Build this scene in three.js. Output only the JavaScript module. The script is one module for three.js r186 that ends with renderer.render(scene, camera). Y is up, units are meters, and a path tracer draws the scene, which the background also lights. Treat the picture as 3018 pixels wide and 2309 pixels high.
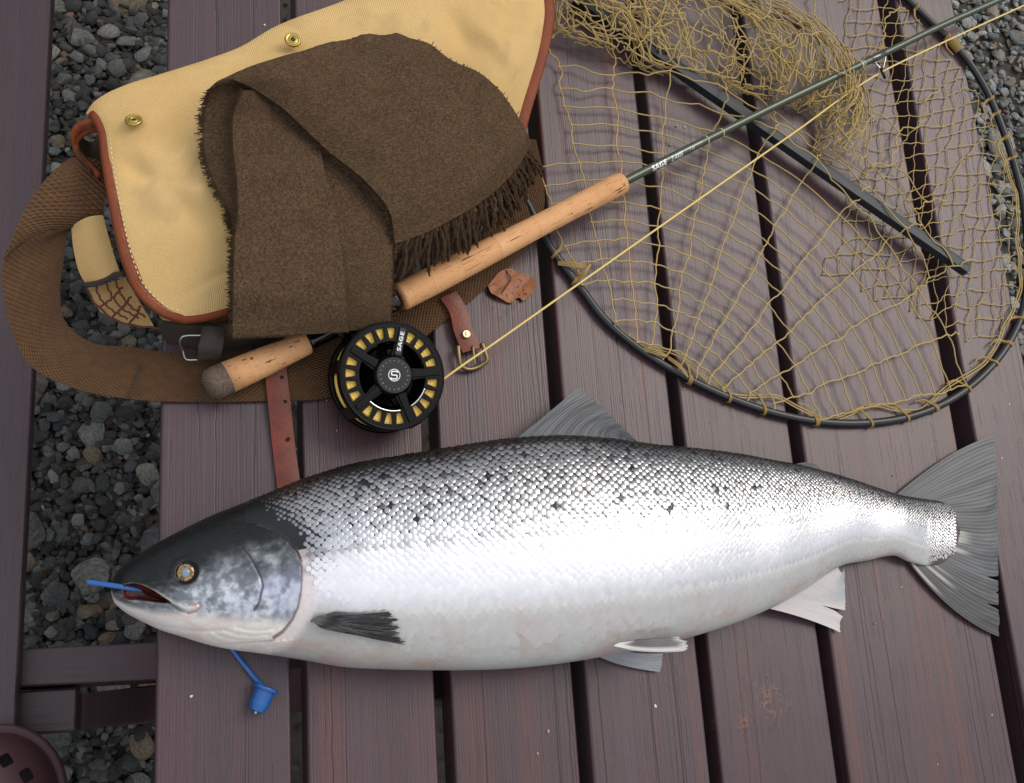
import * as THREE from 'three';
import { mergeGeometries } from 'three/addons/utils/BufferGeometryUtils.js';
import { RoundedBoxGeometry } from 'three/addons/geometries/RoundedBoxGeometry.js';
import { Brush, Evaluator, SUBTRACTION } from 'three-bvh-csg';

// ---------------------------------------------------------------- camera, sky, sun, exposure
const scene = new THREE.Scene();
const camera = new THREE.PerspectiveCamera(38.5646, 1024 / 783, 0.02, 200);
camera.position.set(-0.01266, 1.57354, 0.24552);
camera.up.set(-0.02116, 0.27580, -0.96098);
camera.lookAt(0.25315, 0.79907, 0.01740);
const renderer = new THREE.WebGLRenderer({ antialias: true });
renderer.setSize(1024, 783);
renderer.toneMapping = THREE.LinearToneMapping;
renderer.toneMappingExposure = 1.18;
renderer.shadowMap.enabled = true;

function overcastSky() {                       // CIE overcast sky: three times brighter at the zenith than at the horizon
  const w = 256, h = 128, d = new Float32Array(w * h * 4);
  for (let j = 0; j < h; j++) for (let i = 0; i < w; i++) {
    const el = ((j + 0.5) / h - 0.5) * Math.PI, s = Math.max(0, Math.sin(el));
    const cl = 1 + 0.10 * (fbm(i / 256 * 12, j / 128 * 10, 4, 91, 12) - 0.5);
    const L = el < 0 ? 0.12 : 0.94 * (1 + 2 * s) / 3 * cl, o = (j * w + i) * 4;
    d[o] = L * 0.97; d[o + 1] = L * 0.99; d[o + 2] = L * 1.06; d[o + 3] = 1;
  }
  const t = new THREE.DataTexture(d, w, h, THREE.RGBAFormat, THREE.FloatType);
  t.mapping = THREE.EquirectangularReflectionMapping; t.magFilter = THREE.LinearFilter; t.needsUpdate = true;
  return t;
}
const sky = overcastSky();
scene.background = sky; scene.environment = sky;
const sun = new THREE.DirectionalLight(0xfff4e6, 1.35);
sun.position.set(2.2, 3.1, -1.35).add(new THREE.Vector3(0.3, 0.74, 0)); sun.target.position.set(0.3, 0.74, 0);
sun.castShadow = true; sun.shadow.radius = 62; sun.shadow.mapSize.set(2048, 2048);
Object.assign(sun.shadow.camera, { left: -1.6, right: 1.6, top: 1.6, bottom: -1.6, near: 0.5, far: 8 });
scene.add(sun, sun.target);

// ---------------------------------------------------------------- helpers
function hash(ix, iy, s) { let h = Math.imul(ix, 374761393) ^ Math.imul(iy, 668265263) ^ Math.imul(s + 7, 1274126177); h = Math.imul(h ^ (h >>> 13), 1274126177); return ((h ^ (h >>> 16)) >>> 0) / 4294967296; }
function vn(x, y, s, per = 0) {
  const x0 = Math.floor(x), y0 = Math.floor(y); let fx = x - x0, fy = y - y0;
  fx = fx * fx * (3 - 2 * fx); fy = fy * fy * (3 - 2 * fy);
  const m = per ? (a) => ((a % per) + per) % per : (a) => a, xa = m(x0), xb = m(x0 + 1), ya = m(y0), yb = m(y0 + 1);
  const a = hash(xa, ya, s), b = hash(xb, ya, s), c = hash(xa, yb, s), d = hash(xb, yb, s);
  return a + (b - a) * fx + (c - a) * fy + (a - b - c + d) * fx * fy;
}
function fbm(x, y, o, s, per = 0) { let v = 0, a = 0.5, t = 0; for (let k = 0; k < o; k++) { v += a * vn(x, y, s + k * 13, per); t += a; x *= 2; y *= 2; per *= 2; a *= 0.5; } return v / t; }
let seed = 1; const reseed = (n) => { seed = n; };
function rnd() { seed = (seed + 0x6d2b79f5) | 0; let t = Math.imul(seed ^ (seed >>> 15), 1 | seed); t = (t + Math.imul(t ^ (t >>> 7), 61 | t)) ^ t; return ((t ^ (t >>> 14)) >>> 0) / 4294967296; }
const rr = (a, b) => a + (b - a) * rnd();
const lerp = (a, b, t) => a + (b - a) * t, clamp = (x, a = 0, b = 1) => Math.min(b, Math.max(a, x));
const sst = (a, b, x) => { const t = clamp((x - a) / (b - a)); return t * t * (3 - 2 * t); };
const V3 = (p) => new THREE.Vector3(p[0], p[1], p[2]);
const mixc = (a, b, t) => [lerp(a[0], b[0], t), lerp(a[1], b[1], t), lerp(a[2], b[2], t)];
// piecewise Catmull-Rom through points, t in 0..1
function spline(pts, chord = true) {
  const n = pts.length - 1, L = [0];
  for (let i = 0; i < n; i++) L.push(L[i] + (chord ? Math.hypot(...pts[i].map((v, k) => pts[i + 1][k] - v)) || 1e-9 : 1));
  return (t) => {
    const d = clamp(t) * L[n]; let i = 0; while (i < n - 1 && L[i + 1] < d) i++;
    const f = (d - L[i]) / (L[i + 1] - L[i]), p0 = pts[Math.max(0, i - 1)], p1 = pts[i], p2 = pts[i + 1], p3 = pts[Math.min(n, i + 2)];
    const dl = L[i + 1] - L[i], da = i > 0 ? L[i] - L[i - 1] : dl, db = i < n - 1 ? L[i + 2] - L[i + 1] : dl;
    return p1.map((_, k) => {
      const m1 = dl * (i > 0 ? ((p1[k] - p0[k]) / da * dl + (p2[k] - p1[k]) / dl * da) / (da + dl) : (p2[k] - p1[k]) / dl);
      const m2 = dl * (i < n - 1 ? ((p2[k] - p1[k]) / dl * db + (p3[k] - p2[k]) / db * dl) / (dl + db) : (p2[k] - p1[k]) / dl);
      const f2 = f * f, f3 = f2 * f;
      return (2 * f3 - 3 * f2 + 1) * p1[k] + (f3 - 2 * f2 + f) * m1 + (-2 * f3 + 3 * f2) * p2[k] + (f3 - f2) * m2;
    });
  };
}
const sample = (pts, n) => { const f = spline(pts), r = []; for (let i = 0; i <= n; i++) r.push(f(i / n)); return r; };
const lengthOf = (pts) => { let l = 0; for (let i = 1; i < pts.length; i++) l += Math.hypot(...pts[i].map((v, k) => v - pts[i - 1][k])); return l; };
function geo(pos, idx, uv, col) {
  const g = new THREE.BufferGeometry();
  g.setAttribute('position', new THREE.Float32BufferAttribute(pos, 3));
  if (uv) g.setAttribute('uv', new THREE.Float32BufferAttribute(uv, 2));
  if (col) g.setAttribute('color', new THREE.Float32BufferAttribute(col, 3));
  g.setIndex(idx); g.computeVertexNormals();
  return g;
}
// closed thin sheet: f(u, v) gives the upper face
function sheet(nu, nv, f, thick, { lu = 1, lv = 1, color } = {}) {
  const P = [], top = [];
  for (let j = 0; j <= nv; j++) for (let i = 0; i <= nu; i++) { const p = f(i / nu, j / nv); top.push(p[0], p[1], p[2]); }
  const id = [], W = nu + 1;
  for (let j = 0; j < nv; j++) for (let i = 0; i < nu; i++) { const a = j * W + i, b = a + 1, c = a + W, d = c + 1; id.push(a, c, b, b, c, d); }
  const g0 = geo(top, id), nrm = g0.attributes.normal;
  const up = nrm.array.reduce((s, v, k) => s + (k % 3 === 1 ? v : 0), 0) >= 0 ? 1 : -1;
  if (up < 0) for (let k = 0; k < id.length; k += 3) { const t = id[k]; id[k] = id[k + 1]; id[k + 1] = t; }
  const N = W * (nv + 1), pos = top.slice(), uv = [], col = [], idx = id.slice();
  for (let j = 0; j <= nv; j++) for (let i = 0; i <= nu; i++) { uv.push(i / nu * lu, j / nv * lv); if (color) col.push(...color(i / nu, j / nv)); }
  const th = typeof thick === 'function' ? thick : () => thick;
  for (let k = 0; k < N; k++) { const t = th((k % W) / nu, Math.floor(k / W) / nv) * up; pos.push(top[3 * k] - nrm.getX(k) * t, top[3 * k + 1] - nrm.getY(k) * t, top[3 * k + 2] - nrm.getZ(k) * t); uv.push(uv[2 * k], uv[2 * k + 1]); if (color) col.push(col[3 * k], col[3 * k + 1], col[3 * k + 2]); }
  for (let k = 0; k < id.length; k += 3) idx.push(N + id[k], N + id[k + 2], N + id[k + 1]);
  const loop = [];
  for (let i = 0; i < nu; i++) loop.push(i); for (let j = 0; j < nv; j++) loop.push(j * W + nu); for (let i = nu; i > 0; i--) loop.push(nv * W + i); for (let j = nv; j > 0; j--) loop.push(j * W);
  const base = pos.length / 3;
  for (const k of loop) for (const s of [k, N + k]) { pos.push(pos[3 * s], pos[3 * s + 1], pos[3 * s + 2]); uv.push(uv[2 * s], uv[2 * s + 1]); if (color) col.push(col[3 * s], col[3 * s + 1], col[3 * s + 2]); }
  for (let k = 0; k < loop.length; k++) { const a = base + 2 * k, b = base + 2 * ((k + 1) % loop.length); if (up > 0) idx.push(a, b, a + 1, b, b + 1, a + 1); else idx.push(a, a + 1, b, b, a + 1, b + 1); }
  return geo(pos, idx, uv, color ? col : null);
}
// tube along points; r number or r(t, phi); optional flattening (side, up) against world up
function tube(pts, r, seg = 8, { cap = true, flat = null, uvl = 1 } = {}) {
  const n = pts.length - 1, P = pts.map(V3), pos = [], idx = [], uv = [];
  let side = null, len = 0;
  for (let i = 0; i <= n; i++) {
    const T = P[Math.min(n, i + 1)].clone().sub(P[Math.max(0, i - 1)]).normalize();
    if (flat || !side) { const ref = Math.abs(T.y) > 0.9 ? new THREE.Vector3(1, 0, 0) : new THREE.Vector3(0, 1, 0); side = new THREE.Vector3().crossVectors(T, ref).normalize(); }
    else side = side.clone().addScaledVector(T, -side.dot(T)).normalize();
    const up = new THREE.Vector3().crossVectors(side, T).normalize();
    if (i) len += P[i].distanceTo(P[i - 1]);
    for (let k = 0; k <= seg; k++) {
      const a = k / seg * Math.PI * 2, q = typeof r === 'function' ? r(i / n, a) : r, sx = flat ? flat[0] : 1, sy = flat ? flat[1] : 1;
      const p = P[i].clone().addScaledVector(side, Math.cos(a) * q * sx).addScaledVector(up, Math.sin(a) * q * sy);
      pos.push(p.x, p.y, p.z); uv.push(k / seg, len * uvl);
    }
  }
  const W = seg + 1;
  for (let i = 0; i < n; i++) for (let k = 0; k < seg; k++) { const a = i * W + k; idx.push(a, a + 1, a + W, a + 1, a + W + 1, a + W); }
  if (cap) for (const e of [0, n]) { const c = pos.length / 3; pos.push(P[e].x, P[e].y, P[e].z); uv.push(0.5, e ? len * uvl : 0); for (let k = 0; k < seg; k++) { const a = e * W + k; if (e) idx.push(a, a + 1, c); else idx.push(a + 1, a, c); } }
  return geo(pos, idx, uv);
}
// surface of revolution along the segment a -> b; prof = [[distance, radius], ...]
function turned(a, b, prof, seg = 32) {
  const A = V3(a), T = V3(b).sub(A).normalize(), g = new THREE.LatheGeometry(prof.map(([d, q]) => new THREE.Vector2(q, d)), seg);
  g.applyQuaternion(new THREE.Quaternion().setFromUnitVectors(new THREE.Vector3(0, 1, 0), T)); g.translate(A.x, A.y, A.z);
  return g;
}
const names = new Map();
function numbered(n) { const k = names.get(n) || 0; names.set(n, k + 1); return k ? n + '_' + String(k).padStart(3, '0') : n; }
function thing(name, label, category, at, extra = {}) {
  const o = new THREE.Group(); o.name = numbered(name); o.position.set(...at); scene.add(o);
  o.userData = { label, category, ...extra }; o.userData.base = undefined; delete o.userData.base;
  return o;
}
function worldOf(o) { const p = new THREE.Vector3(); for (let q = o; q && q !== scene; q = q.parent) p.add(q.position); return p; }
// a part given in world coordinates; its geometry is moved to the parent's own frame
function part(name, g, m, parent, label) {
  const w = worldOf(parent), list = Array.isArray(g) ? mergeGeometries(g.map((x) => (x.index ? x.toNonIndexed() : x)).map((x) => { for (const k of Object.keys(x.attributes)) if (!['position', 'normal', 'uv'].includes(k)) x.deleteAttribute(k); return x; })) : g;
  list.translate(-w.x, -w.y, -w.z);
  const o = new THREE.Mesh(list, m); o.name = name; o.castShadow = o.receiveShadow = true; parent.add(o);
  if (label) o.userData.label = label;
  return o;
}
function texture(w, h, f, srgb) {
  const d = new Uint8Array(w * h * 4);
  for (let j = 0; j < h; j++) for (let i = 0; i < w; i++) { const c = f(i / w, j / h, i, j), o = (j * w + i) * 4; if (typeof c === 'number') d[o] = d[o + 1] = d[o + 2] = clamp(c) * 255; else { d[o] = clamp(c[0] / 255) * 255; d[o + 1] = clamp(c[1] / 255) * 255; d[o + 2] = clamp(c[2] / 255) * 255; } d[o + 3] = 255; }
  const t = new THREE.DataTexture(d, w, h); t.wrapS = t.wrapT = THREE.RepeatWrapping; t.magFilter = THREE.LinearFilter; t.minFilter = THREE.LinearMipmapLinearFilter; t.generateMipmaps = true;
  if (srgb) t.colorSpace = THREE.SRGBColorSpace; t.needsUpdate = true; return t;
}
const rep = (t, x, y) => { const c = t.clone(); c.repeat.set(x, y); c.needsUpdate = true; return c; };
const std = (o) => new THREE.MeshPhysicalMaterial({ side: THREE.DoubleSide, ...o });
const TY = 0.74;

// ---------------------------------------------------------------- timber
function timber(s, { cracks = 4, red = 0.5, stains = [], knots = [] } = {}) {
  reseed(s * 101 + 5);
  const w = 256, h = 2048, LX = 0.105, LY = 1.7, cr = [];
  for (let k = 0; k < cracks; k++) cr.push([rr(0.006, 0.099), rr(0, 1.2), rr(0.15, 0.7), rr(0.0002, 0.0006), rnd() * 50]);
  const bump = new Float32Array(w * h);
  const col = texture(w, h, (u, v, i, j) => {
    let x = u * LX, y = v * LY;
    for (const [kx, ky, kr] of knots) { const dx = x - kx, dy = (y - ky) * 0.33, q = Math.exp(-(dx * dx + dy * dy) / (kr * kr)); x += Math.sign(dx || 1) * q * kr * 0.8 * (1 - Math.min(1, Math.abs(dx) / kr)); }
    x += 0.003 * (fbm(y * 1.6, s, 2, s) - 0.5);
    const ring = Math.pow(0.5 + 0.5 * Math.sin(x * (s % 2 ? 2500 : 3300) + 10 * fbm(x * 34, y * 0.5, 2, s + 4)), 2.4);
    const fine = fbm(x * 2100, y * 4, 2, s + 1), streak = fbm(x * 230, y * 1.1, 3, s + 2), patch = fbm(x * 32, y * 3.2, 3, s + 3), wear = fbm(x * 90, y * 1.4, 2, s + 9);
    const pore = vn(x * 2300, y * 26, s + 5) > 0.88 - 0.12 * streak ? 1 : 0, grit = hash(i, j, s + 6);
    let c = mixc([64, 46, 50], [84, 65, 71], 0.5 * streak + 0.5 * patch);
    c = mixc(c, [106, 57, 49], red * sst(0.5, 0.78, wear) * (0.35 + 0.65 * fine));
    c = mixc(c, [48, 39, 44], 0.24 * ring * sst(0.3, 0.62, streak) + 0.26 * sst(0.55, 0.8, fine));
    c = mixc(c, [36, 29, 33], 0.4 * pore);
    let b = 0.6 - 0.22 * ring * sst(0.3, 0.6, streak) - 0.25 * sst(0.5, 0.8, fine) - 0.3 * pore;
    for (const [cx, cy, cl, cw, ph] of cr) { const t = (y - cy) / cl; if (t > 0 && t < 1) { const d = Math.abs(u * LX - cx - 0.0035 * (vn(y * 9, ph, s) - 0.5) - 0.001 * vn(y * 60, ph, s)), e = cw * Math.sin(t * Math.PI) ** 0.5; if (d < e * 1.6) { const q = 1 - sst(e * 0.6, e * 1.6, d); c = mixc(c, [20, 14, 15], 0.9 * q); b -= 0.8 * q; } else if (d < e * 8) c = mixc(c, [108, 64, 58], 0.25 * red * (1 - d / (e * 8))); } }
    for (const [sx, sy, sr, kind] of stains) { const dx = u * LX - sx, dy = y - sy, d = Math.hypot(dx, dy) / sr; if (d < 1.2) { const n = fbm(dx * (kind === 'sap' ? 260 : 90) + 9, dy * (kind === 'sap' ? 190 : 70), 3, s + 21), q = sst(kind === 'sap' ? 0.58 : 0.5, kind === 'sap' ? 0.7 : 0.6, n + 0.2 * (0.7 - d)) * (1 - sst(0.7, 1.15, d)); c = mixc(c, kind === 'sap' ? (n > 0.66 ? [60, 40, 34] : [142, 92, 58]) : [44, 22, 22], q * (kind === 'sap' ? 0.6 : 0.85)); if (kind === 'sap') b += 0.12 * q; } }
    const g = 1 + 0.16 * (grit - 0.5); bump[j * w + i] = b + 0.1 * (grit - 0.5);
    return [c[0] * g, c[1] * g, c[2] * g];
  }, true);
  const bm = texture(w, h, (u, v, i, j) => bump[j * w + i]);
  return std({ map: col, bumpMap: bm, bumpScale: 0.0002, roughness: 0.36, specularIntensity: 1, color: new THREE.Color().setRGB(...[[0.98, 0.96, 1.0], [0.86, 0.84, 0.88], [1, 0.95, 0.94], [0.94, 0.88, 0.88], [1, 1, 1], [0.9, 0.86, 0.87], [1, 0.97, 0.98], [0.92, 0.9, 0.94]][s % 8]) });
}
// a board with eased edges; its top face carries the timber texture in metres
function board(x0, x1, y0, y1, z0, z1, along = 'z', r = 0.0025) {
  const g = new RoundedBoxGeometry(x1 - x0, y1 - y0, z1 - z0, 3, r), p = g.attributes.position, uv = g.attributes.uv, n = g.attributes.normal;
  for (let k = 0; k < p.count; k++) {
    const X = p.getX(k) + (x1 - x0) / 2, Y = p.getY(k) + (y1 - y0) / 2, Z = p.getZ(k) + (z1 - z0) / 2;
    const across = along === 'z' ? X : Z, len = along === 'z' ? Z : X;
    uv.setXY(k, Math.abs(n.getY(k)) > 0.5 ? across / 0.105 : (across + Y) / 0.105, len / 1.7);
  }
  g.translate((x0 + x1) / 2, (y0 + y1) / 2, (z0 + z1) / 2);
  return g;
}
const woods = [timber(1, { cracks: 7, red: 0.25, knots: [[0.045, 1.285, 0.016]] }), timber(2, { cracks: 7, red: 0.6 }), timber(3, { cracks: 16, red: 0.5, stains: [[0.07, 0.86, 0.035, 'wet']] }), timber(4, { cracks: 14, red: 0.7 }),
  timber(5, { cracks: 5, red: 0.35, stains: [[0.050, 1.205, 0.026, 'sap'], [0.026, 1.222, 0.012, 'sap']] }), timber(6, { cracks: 8, red: 0.6 }), timber(7, { cracks: 8, red: 0.5 })];
const planks = [[-0.0000, 0.0913], [0.1029, 0.1970], [0.2094, 0.3065], [0.3171, 0.4153], [0.4255, 0.5295], [0.5407, 0.7062], [0.7279, 0.8026]];
const table = thing('picnic_table', 'dark stained slatted picnic table with its attached bench, everything lies on it', 'table', [0.4, 0, 0]);
planks.forEach(([a, b], i) => part('table_plank', board(a, b, TY - 0.032, TY - (i % 3 === 1 ? 0.0006 : 0), -0.95, 0.75), woods[i], table));
part('bench_plank', board(-0.262, -0.114, 0.418, 0.45, -0.95, 0.75), woods[6], table, 'bench seat board, lower than the table top');
const under = timber(8, { cracks: 3, red: 0.2 });
part('seat_beam', board(-0.30, 0.9, 0.322, 0.416, 0.165, 0.200, 'x'), under, table);
part('leg', (() => { const g = board(-0.05, 0.05, -0.36, 0.36, 0, 0.036, 'z'); g.rotateZ(-0.5); g.translate(0.05, 0.345, 0.203); return g; })(), under, table);
part('leg', (() => { const g = board(-0.05, 0.05, -0.36, 0.36, 0, 0.036, 'z'); g.rotateZ(0.5); g.translate(0.75, 0.345, 0.203); return g; })(), under, table);
part('seat_cleat', board(-0.25, -0.066, 0.30, 0.404, 0.203, 0.243, 'x'), under, table);
for (const z of [0.150, -0.60]) part('top_batten', board(0.02, 0.78, TY - 0.104, TY - 0.035, z, z + 0.045, 'x'), under, table);
console.log('timber');

// ---------------------------------------------------------------- ground with loose stones
const ground = new THREE.Group(); ground.name = 'ground'; ground.userData = { kind: 'structure', label: 'grey slate gravel under and around the table', category: 'ground' }; scene.add(ground);
{
  const soilMap = texture(512, 512, (u, v) => { const n = fbm(u * 60, v * 60, 4, 3, 60), m = fbm(u * 9, v * 9, 3, 8, 9); return mixc([38, 34, 29], [84, 78, 68], 0.6 * n + 0.4 * m); }, true);
  soilMap.repeat.set(150, 150);
  const soil = new THREE.Mesh(new THREE.PlaneGeometry(60, 60).rotateX(-Math.PI / 2), std({ map: soilMap, roughness: 0.95 })); soil.name = 'soil'; soil.position.y = -0.004; soil.receiveShadow = true; ground.add(soil);
  const shapes = [];
  reseed(77);
  for (let k = 0; k < 9; k++) {
    const g = new THREE.IcosahedronGeometry(1, 3), p = g.attributes.position, s = 40 + k * 3, cuts = [];
    for (let q = 0; q < 6; q++) { const a = rr(0, 6.28), e = rr(-0.7, 0.7); cuts.push([Math.cos(a) * Math.cos(e), Math.sin(e), Math.sin(a) * Math.cos(e), rr(0.5, 0.88)]); }
    for (let i = 0; i < p.count; i++) {
      let v = new THREE.Vector3().fromBufferAttribute(p, i).normalize();
      v.multiplyScalar(0.86 + 0.28 * (fbm(v.x * 1.6 + 5, v.z * 1.6 + v.y * 1.2 + 7, 2, s)));
      for (const [a, b, c, d] of cuts) { const t = v.x * a + v.y * b + v.z * c; if (t > d) v.addScaledVector(new THREE.Vector3(a, b, c), -(t - d) * 0.97); }
      p.setXYZ(i, v.x, v.y, v.z);
    }
    g.deleteAttribute('uv'); const q = g.toNonIndexed ? g : g; q.computeVertexNormals();
    // shared normals for soft edges
    const key = new Map(), nn = q.attributes.normal; for (let i = 0; i < p.count; i++) { const kk = [p.getX(i), p.getY(i), p.getZ(i)].map((z) => z.toFixed(3)).join(); const e = key.get(kk) || [0, 0, 0]; e[0] += nn.getX(i); e[1] += nn.getY(i); e[2] += nn.getZ(i); key.set(kk, e); }
    const uvs = []; for (let i = 0; i < p.count; i++) { const e = key.get([p.getX(i), p.getY(i), p.getZ(i)].map((z) => z.toFixed(3)).join()), l = Math.hypot(...e); nn.setXYZ(i, e[0] / l, e[1] / l, e[2] / l); uvs.push(p.getX(i) * 0.5 + k * 0.37, p.getZ(i) * 0.5 + p.getY(i) * 0.2); }
    q.setAttribute('uv', new THREE.Float32BufferAttribute(uvs, 2)); shapes.push(q);
  }
  const grain = texture(256, 256, (u, v, i, j) => { const n = fbm(u * 24, v * 24, 4, 12, 24), m = fbm(u * 4, v * 10, 3, 15, 4); const g = 150 + 90 * (n - 0.5) + 70 * (m - 0.5) + 40 * (hash(i, j, 4) - 0.5); return [g, g, g]; }, true);
  const gb = texture(256, 256, (u, v, i, j) => fbm(u * 32, v * 32, 4, 17, 32));
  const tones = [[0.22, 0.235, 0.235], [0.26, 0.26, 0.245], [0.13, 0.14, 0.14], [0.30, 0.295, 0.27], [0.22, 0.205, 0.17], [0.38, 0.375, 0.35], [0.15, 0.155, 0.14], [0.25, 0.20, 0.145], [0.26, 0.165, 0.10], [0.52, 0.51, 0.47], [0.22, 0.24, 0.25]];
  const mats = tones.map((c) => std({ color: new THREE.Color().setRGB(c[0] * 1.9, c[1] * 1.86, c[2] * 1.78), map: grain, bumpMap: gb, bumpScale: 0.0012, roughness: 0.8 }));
  const litMats = tones.map((c) => std({ color: new THREE.Color().setRGB(Math.min(0.95, c[0] * 3.0), Math.min(0.95, c[1] * 2.95), Math.min(0.95, c[2] * 2.8)), map: grain, bumpMap: gb, bumpScale: 0.0012, roughness: 0.85 }));  // same tones brightened beyond the table: open daylight put into the stone colour
  const pick = () => { const t = rnd(); return t < 0.2 ? 0 : t < 0.36 ? 1 : t < 0.50 ? 2 : t < 0.57 ? 3 : t < 0.69 ? 4 : t < 0.735 ? 5 : t < 0.82 ? 6 : t < 0.895 ? 7 : t < 0.935 ? 8 : t < 0.955 ? 9 : 10; };
  reseed(9);
  const placed = [];
  const inside = (x, z) => (x > -0.26 && x < 0.03 && z > -0.84 && z < 0.32) ? 1 : (x > 1.26 + 0.25 * (-z - 1) && x < 1.78 && z > -1.12 && z < 0.1) ? 2 : 0;
  let n = 0, tries = 0;
  while (n < 300 && tries++ < 60000) {
    const left = rnd() < 0.58, x = left ? rr(-0.26, 0.03) : rr(1.2, 1.78), z = left ? rr(-0.84, 0.32) : rr(-1.12, 0.1);
    if (!inside(x, z)) continue;
    const r = n < 48 ? rr(0.021, 0.037) : n < 140 ? rr(0.012, 0.021) : rr(0.008, 0.013);
    if (placed.some(([a, b, q]) => Math.hypot(a - x, b - z) < (q + r) * 0.8)) continue;
    placed.push([x, z, r]); n++;
    const o = new THREE.Mesh(shapes[Math.floor(rnd() * 9)], (left ? mats : litMats)[pick()]); o.name = numbered('stone'); o.castShadow = o.receiveShadow = true;
    const fl = rr(0.16, 0.40), st = rr(0.6, 1.0);
    o.scale.set(r * 1.12, r * fl, r * st * 1.12); o.rotation.set(rr(-0.22, 0.22), rr(0, 6.28), rr(-0.22, 0.22)); o.position.set(x, r * fl * 0.55 + 0.006, z); ground.add(o);
  }
  const count = 5200, low = shapes.map((s, i) => s);
  for (let k = 0; k < 6; k++) {
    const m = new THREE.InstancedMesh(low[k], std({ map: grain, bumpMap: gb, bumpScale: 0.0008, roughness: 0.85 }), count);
    const M = new THREE.Matrix4(), q = new THREE.Quaternion(), e = new THREE.Euler(), C = new THREE.Color();
    for (let i = 0; i < count; i++) {
      const zone = rnd(), x = zone < 0.42 ? rr(-0.32, 0.06) : zone < 0.7 ? rr(1.1, 1.85) : rr(-0.5, 2.1), z = zone < 0.42 ? rr(-0.95, 0.4) : rr(-1.25, 0.5), r = Math.min(0.016, 0.0032 + 0.0055 * rnd() + 0.009 * rnd() ** 4), fl = rr(0.18, 0.5);
      e.set(rr(-0.5, 0.5), rr(0, 6.28), rr(-0.5, 0.5)); q.setFromEuler(e);
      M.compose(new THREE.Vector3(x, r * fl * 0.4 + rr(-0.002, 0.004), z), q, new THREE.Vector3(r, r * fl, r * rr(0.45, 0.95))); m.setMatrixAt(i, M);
      const c = tones[pick()], b = (x > 1 ? 1.7 * rr(0.6, 1.9) : 0.35 + 1.4 * rnd() ** 2.2); C.setRGB(c[0] * b * 1.2, c[1] * b * 1.2, c[2] * b * 1.2); m.setColorAt(i, C);  // pebbles past the table painted lighter, as if lit by open sky
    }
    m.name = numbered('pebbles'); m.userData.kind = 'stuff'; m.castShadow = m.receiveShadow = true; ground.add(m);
  }
}
console.log('ground');
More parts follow.
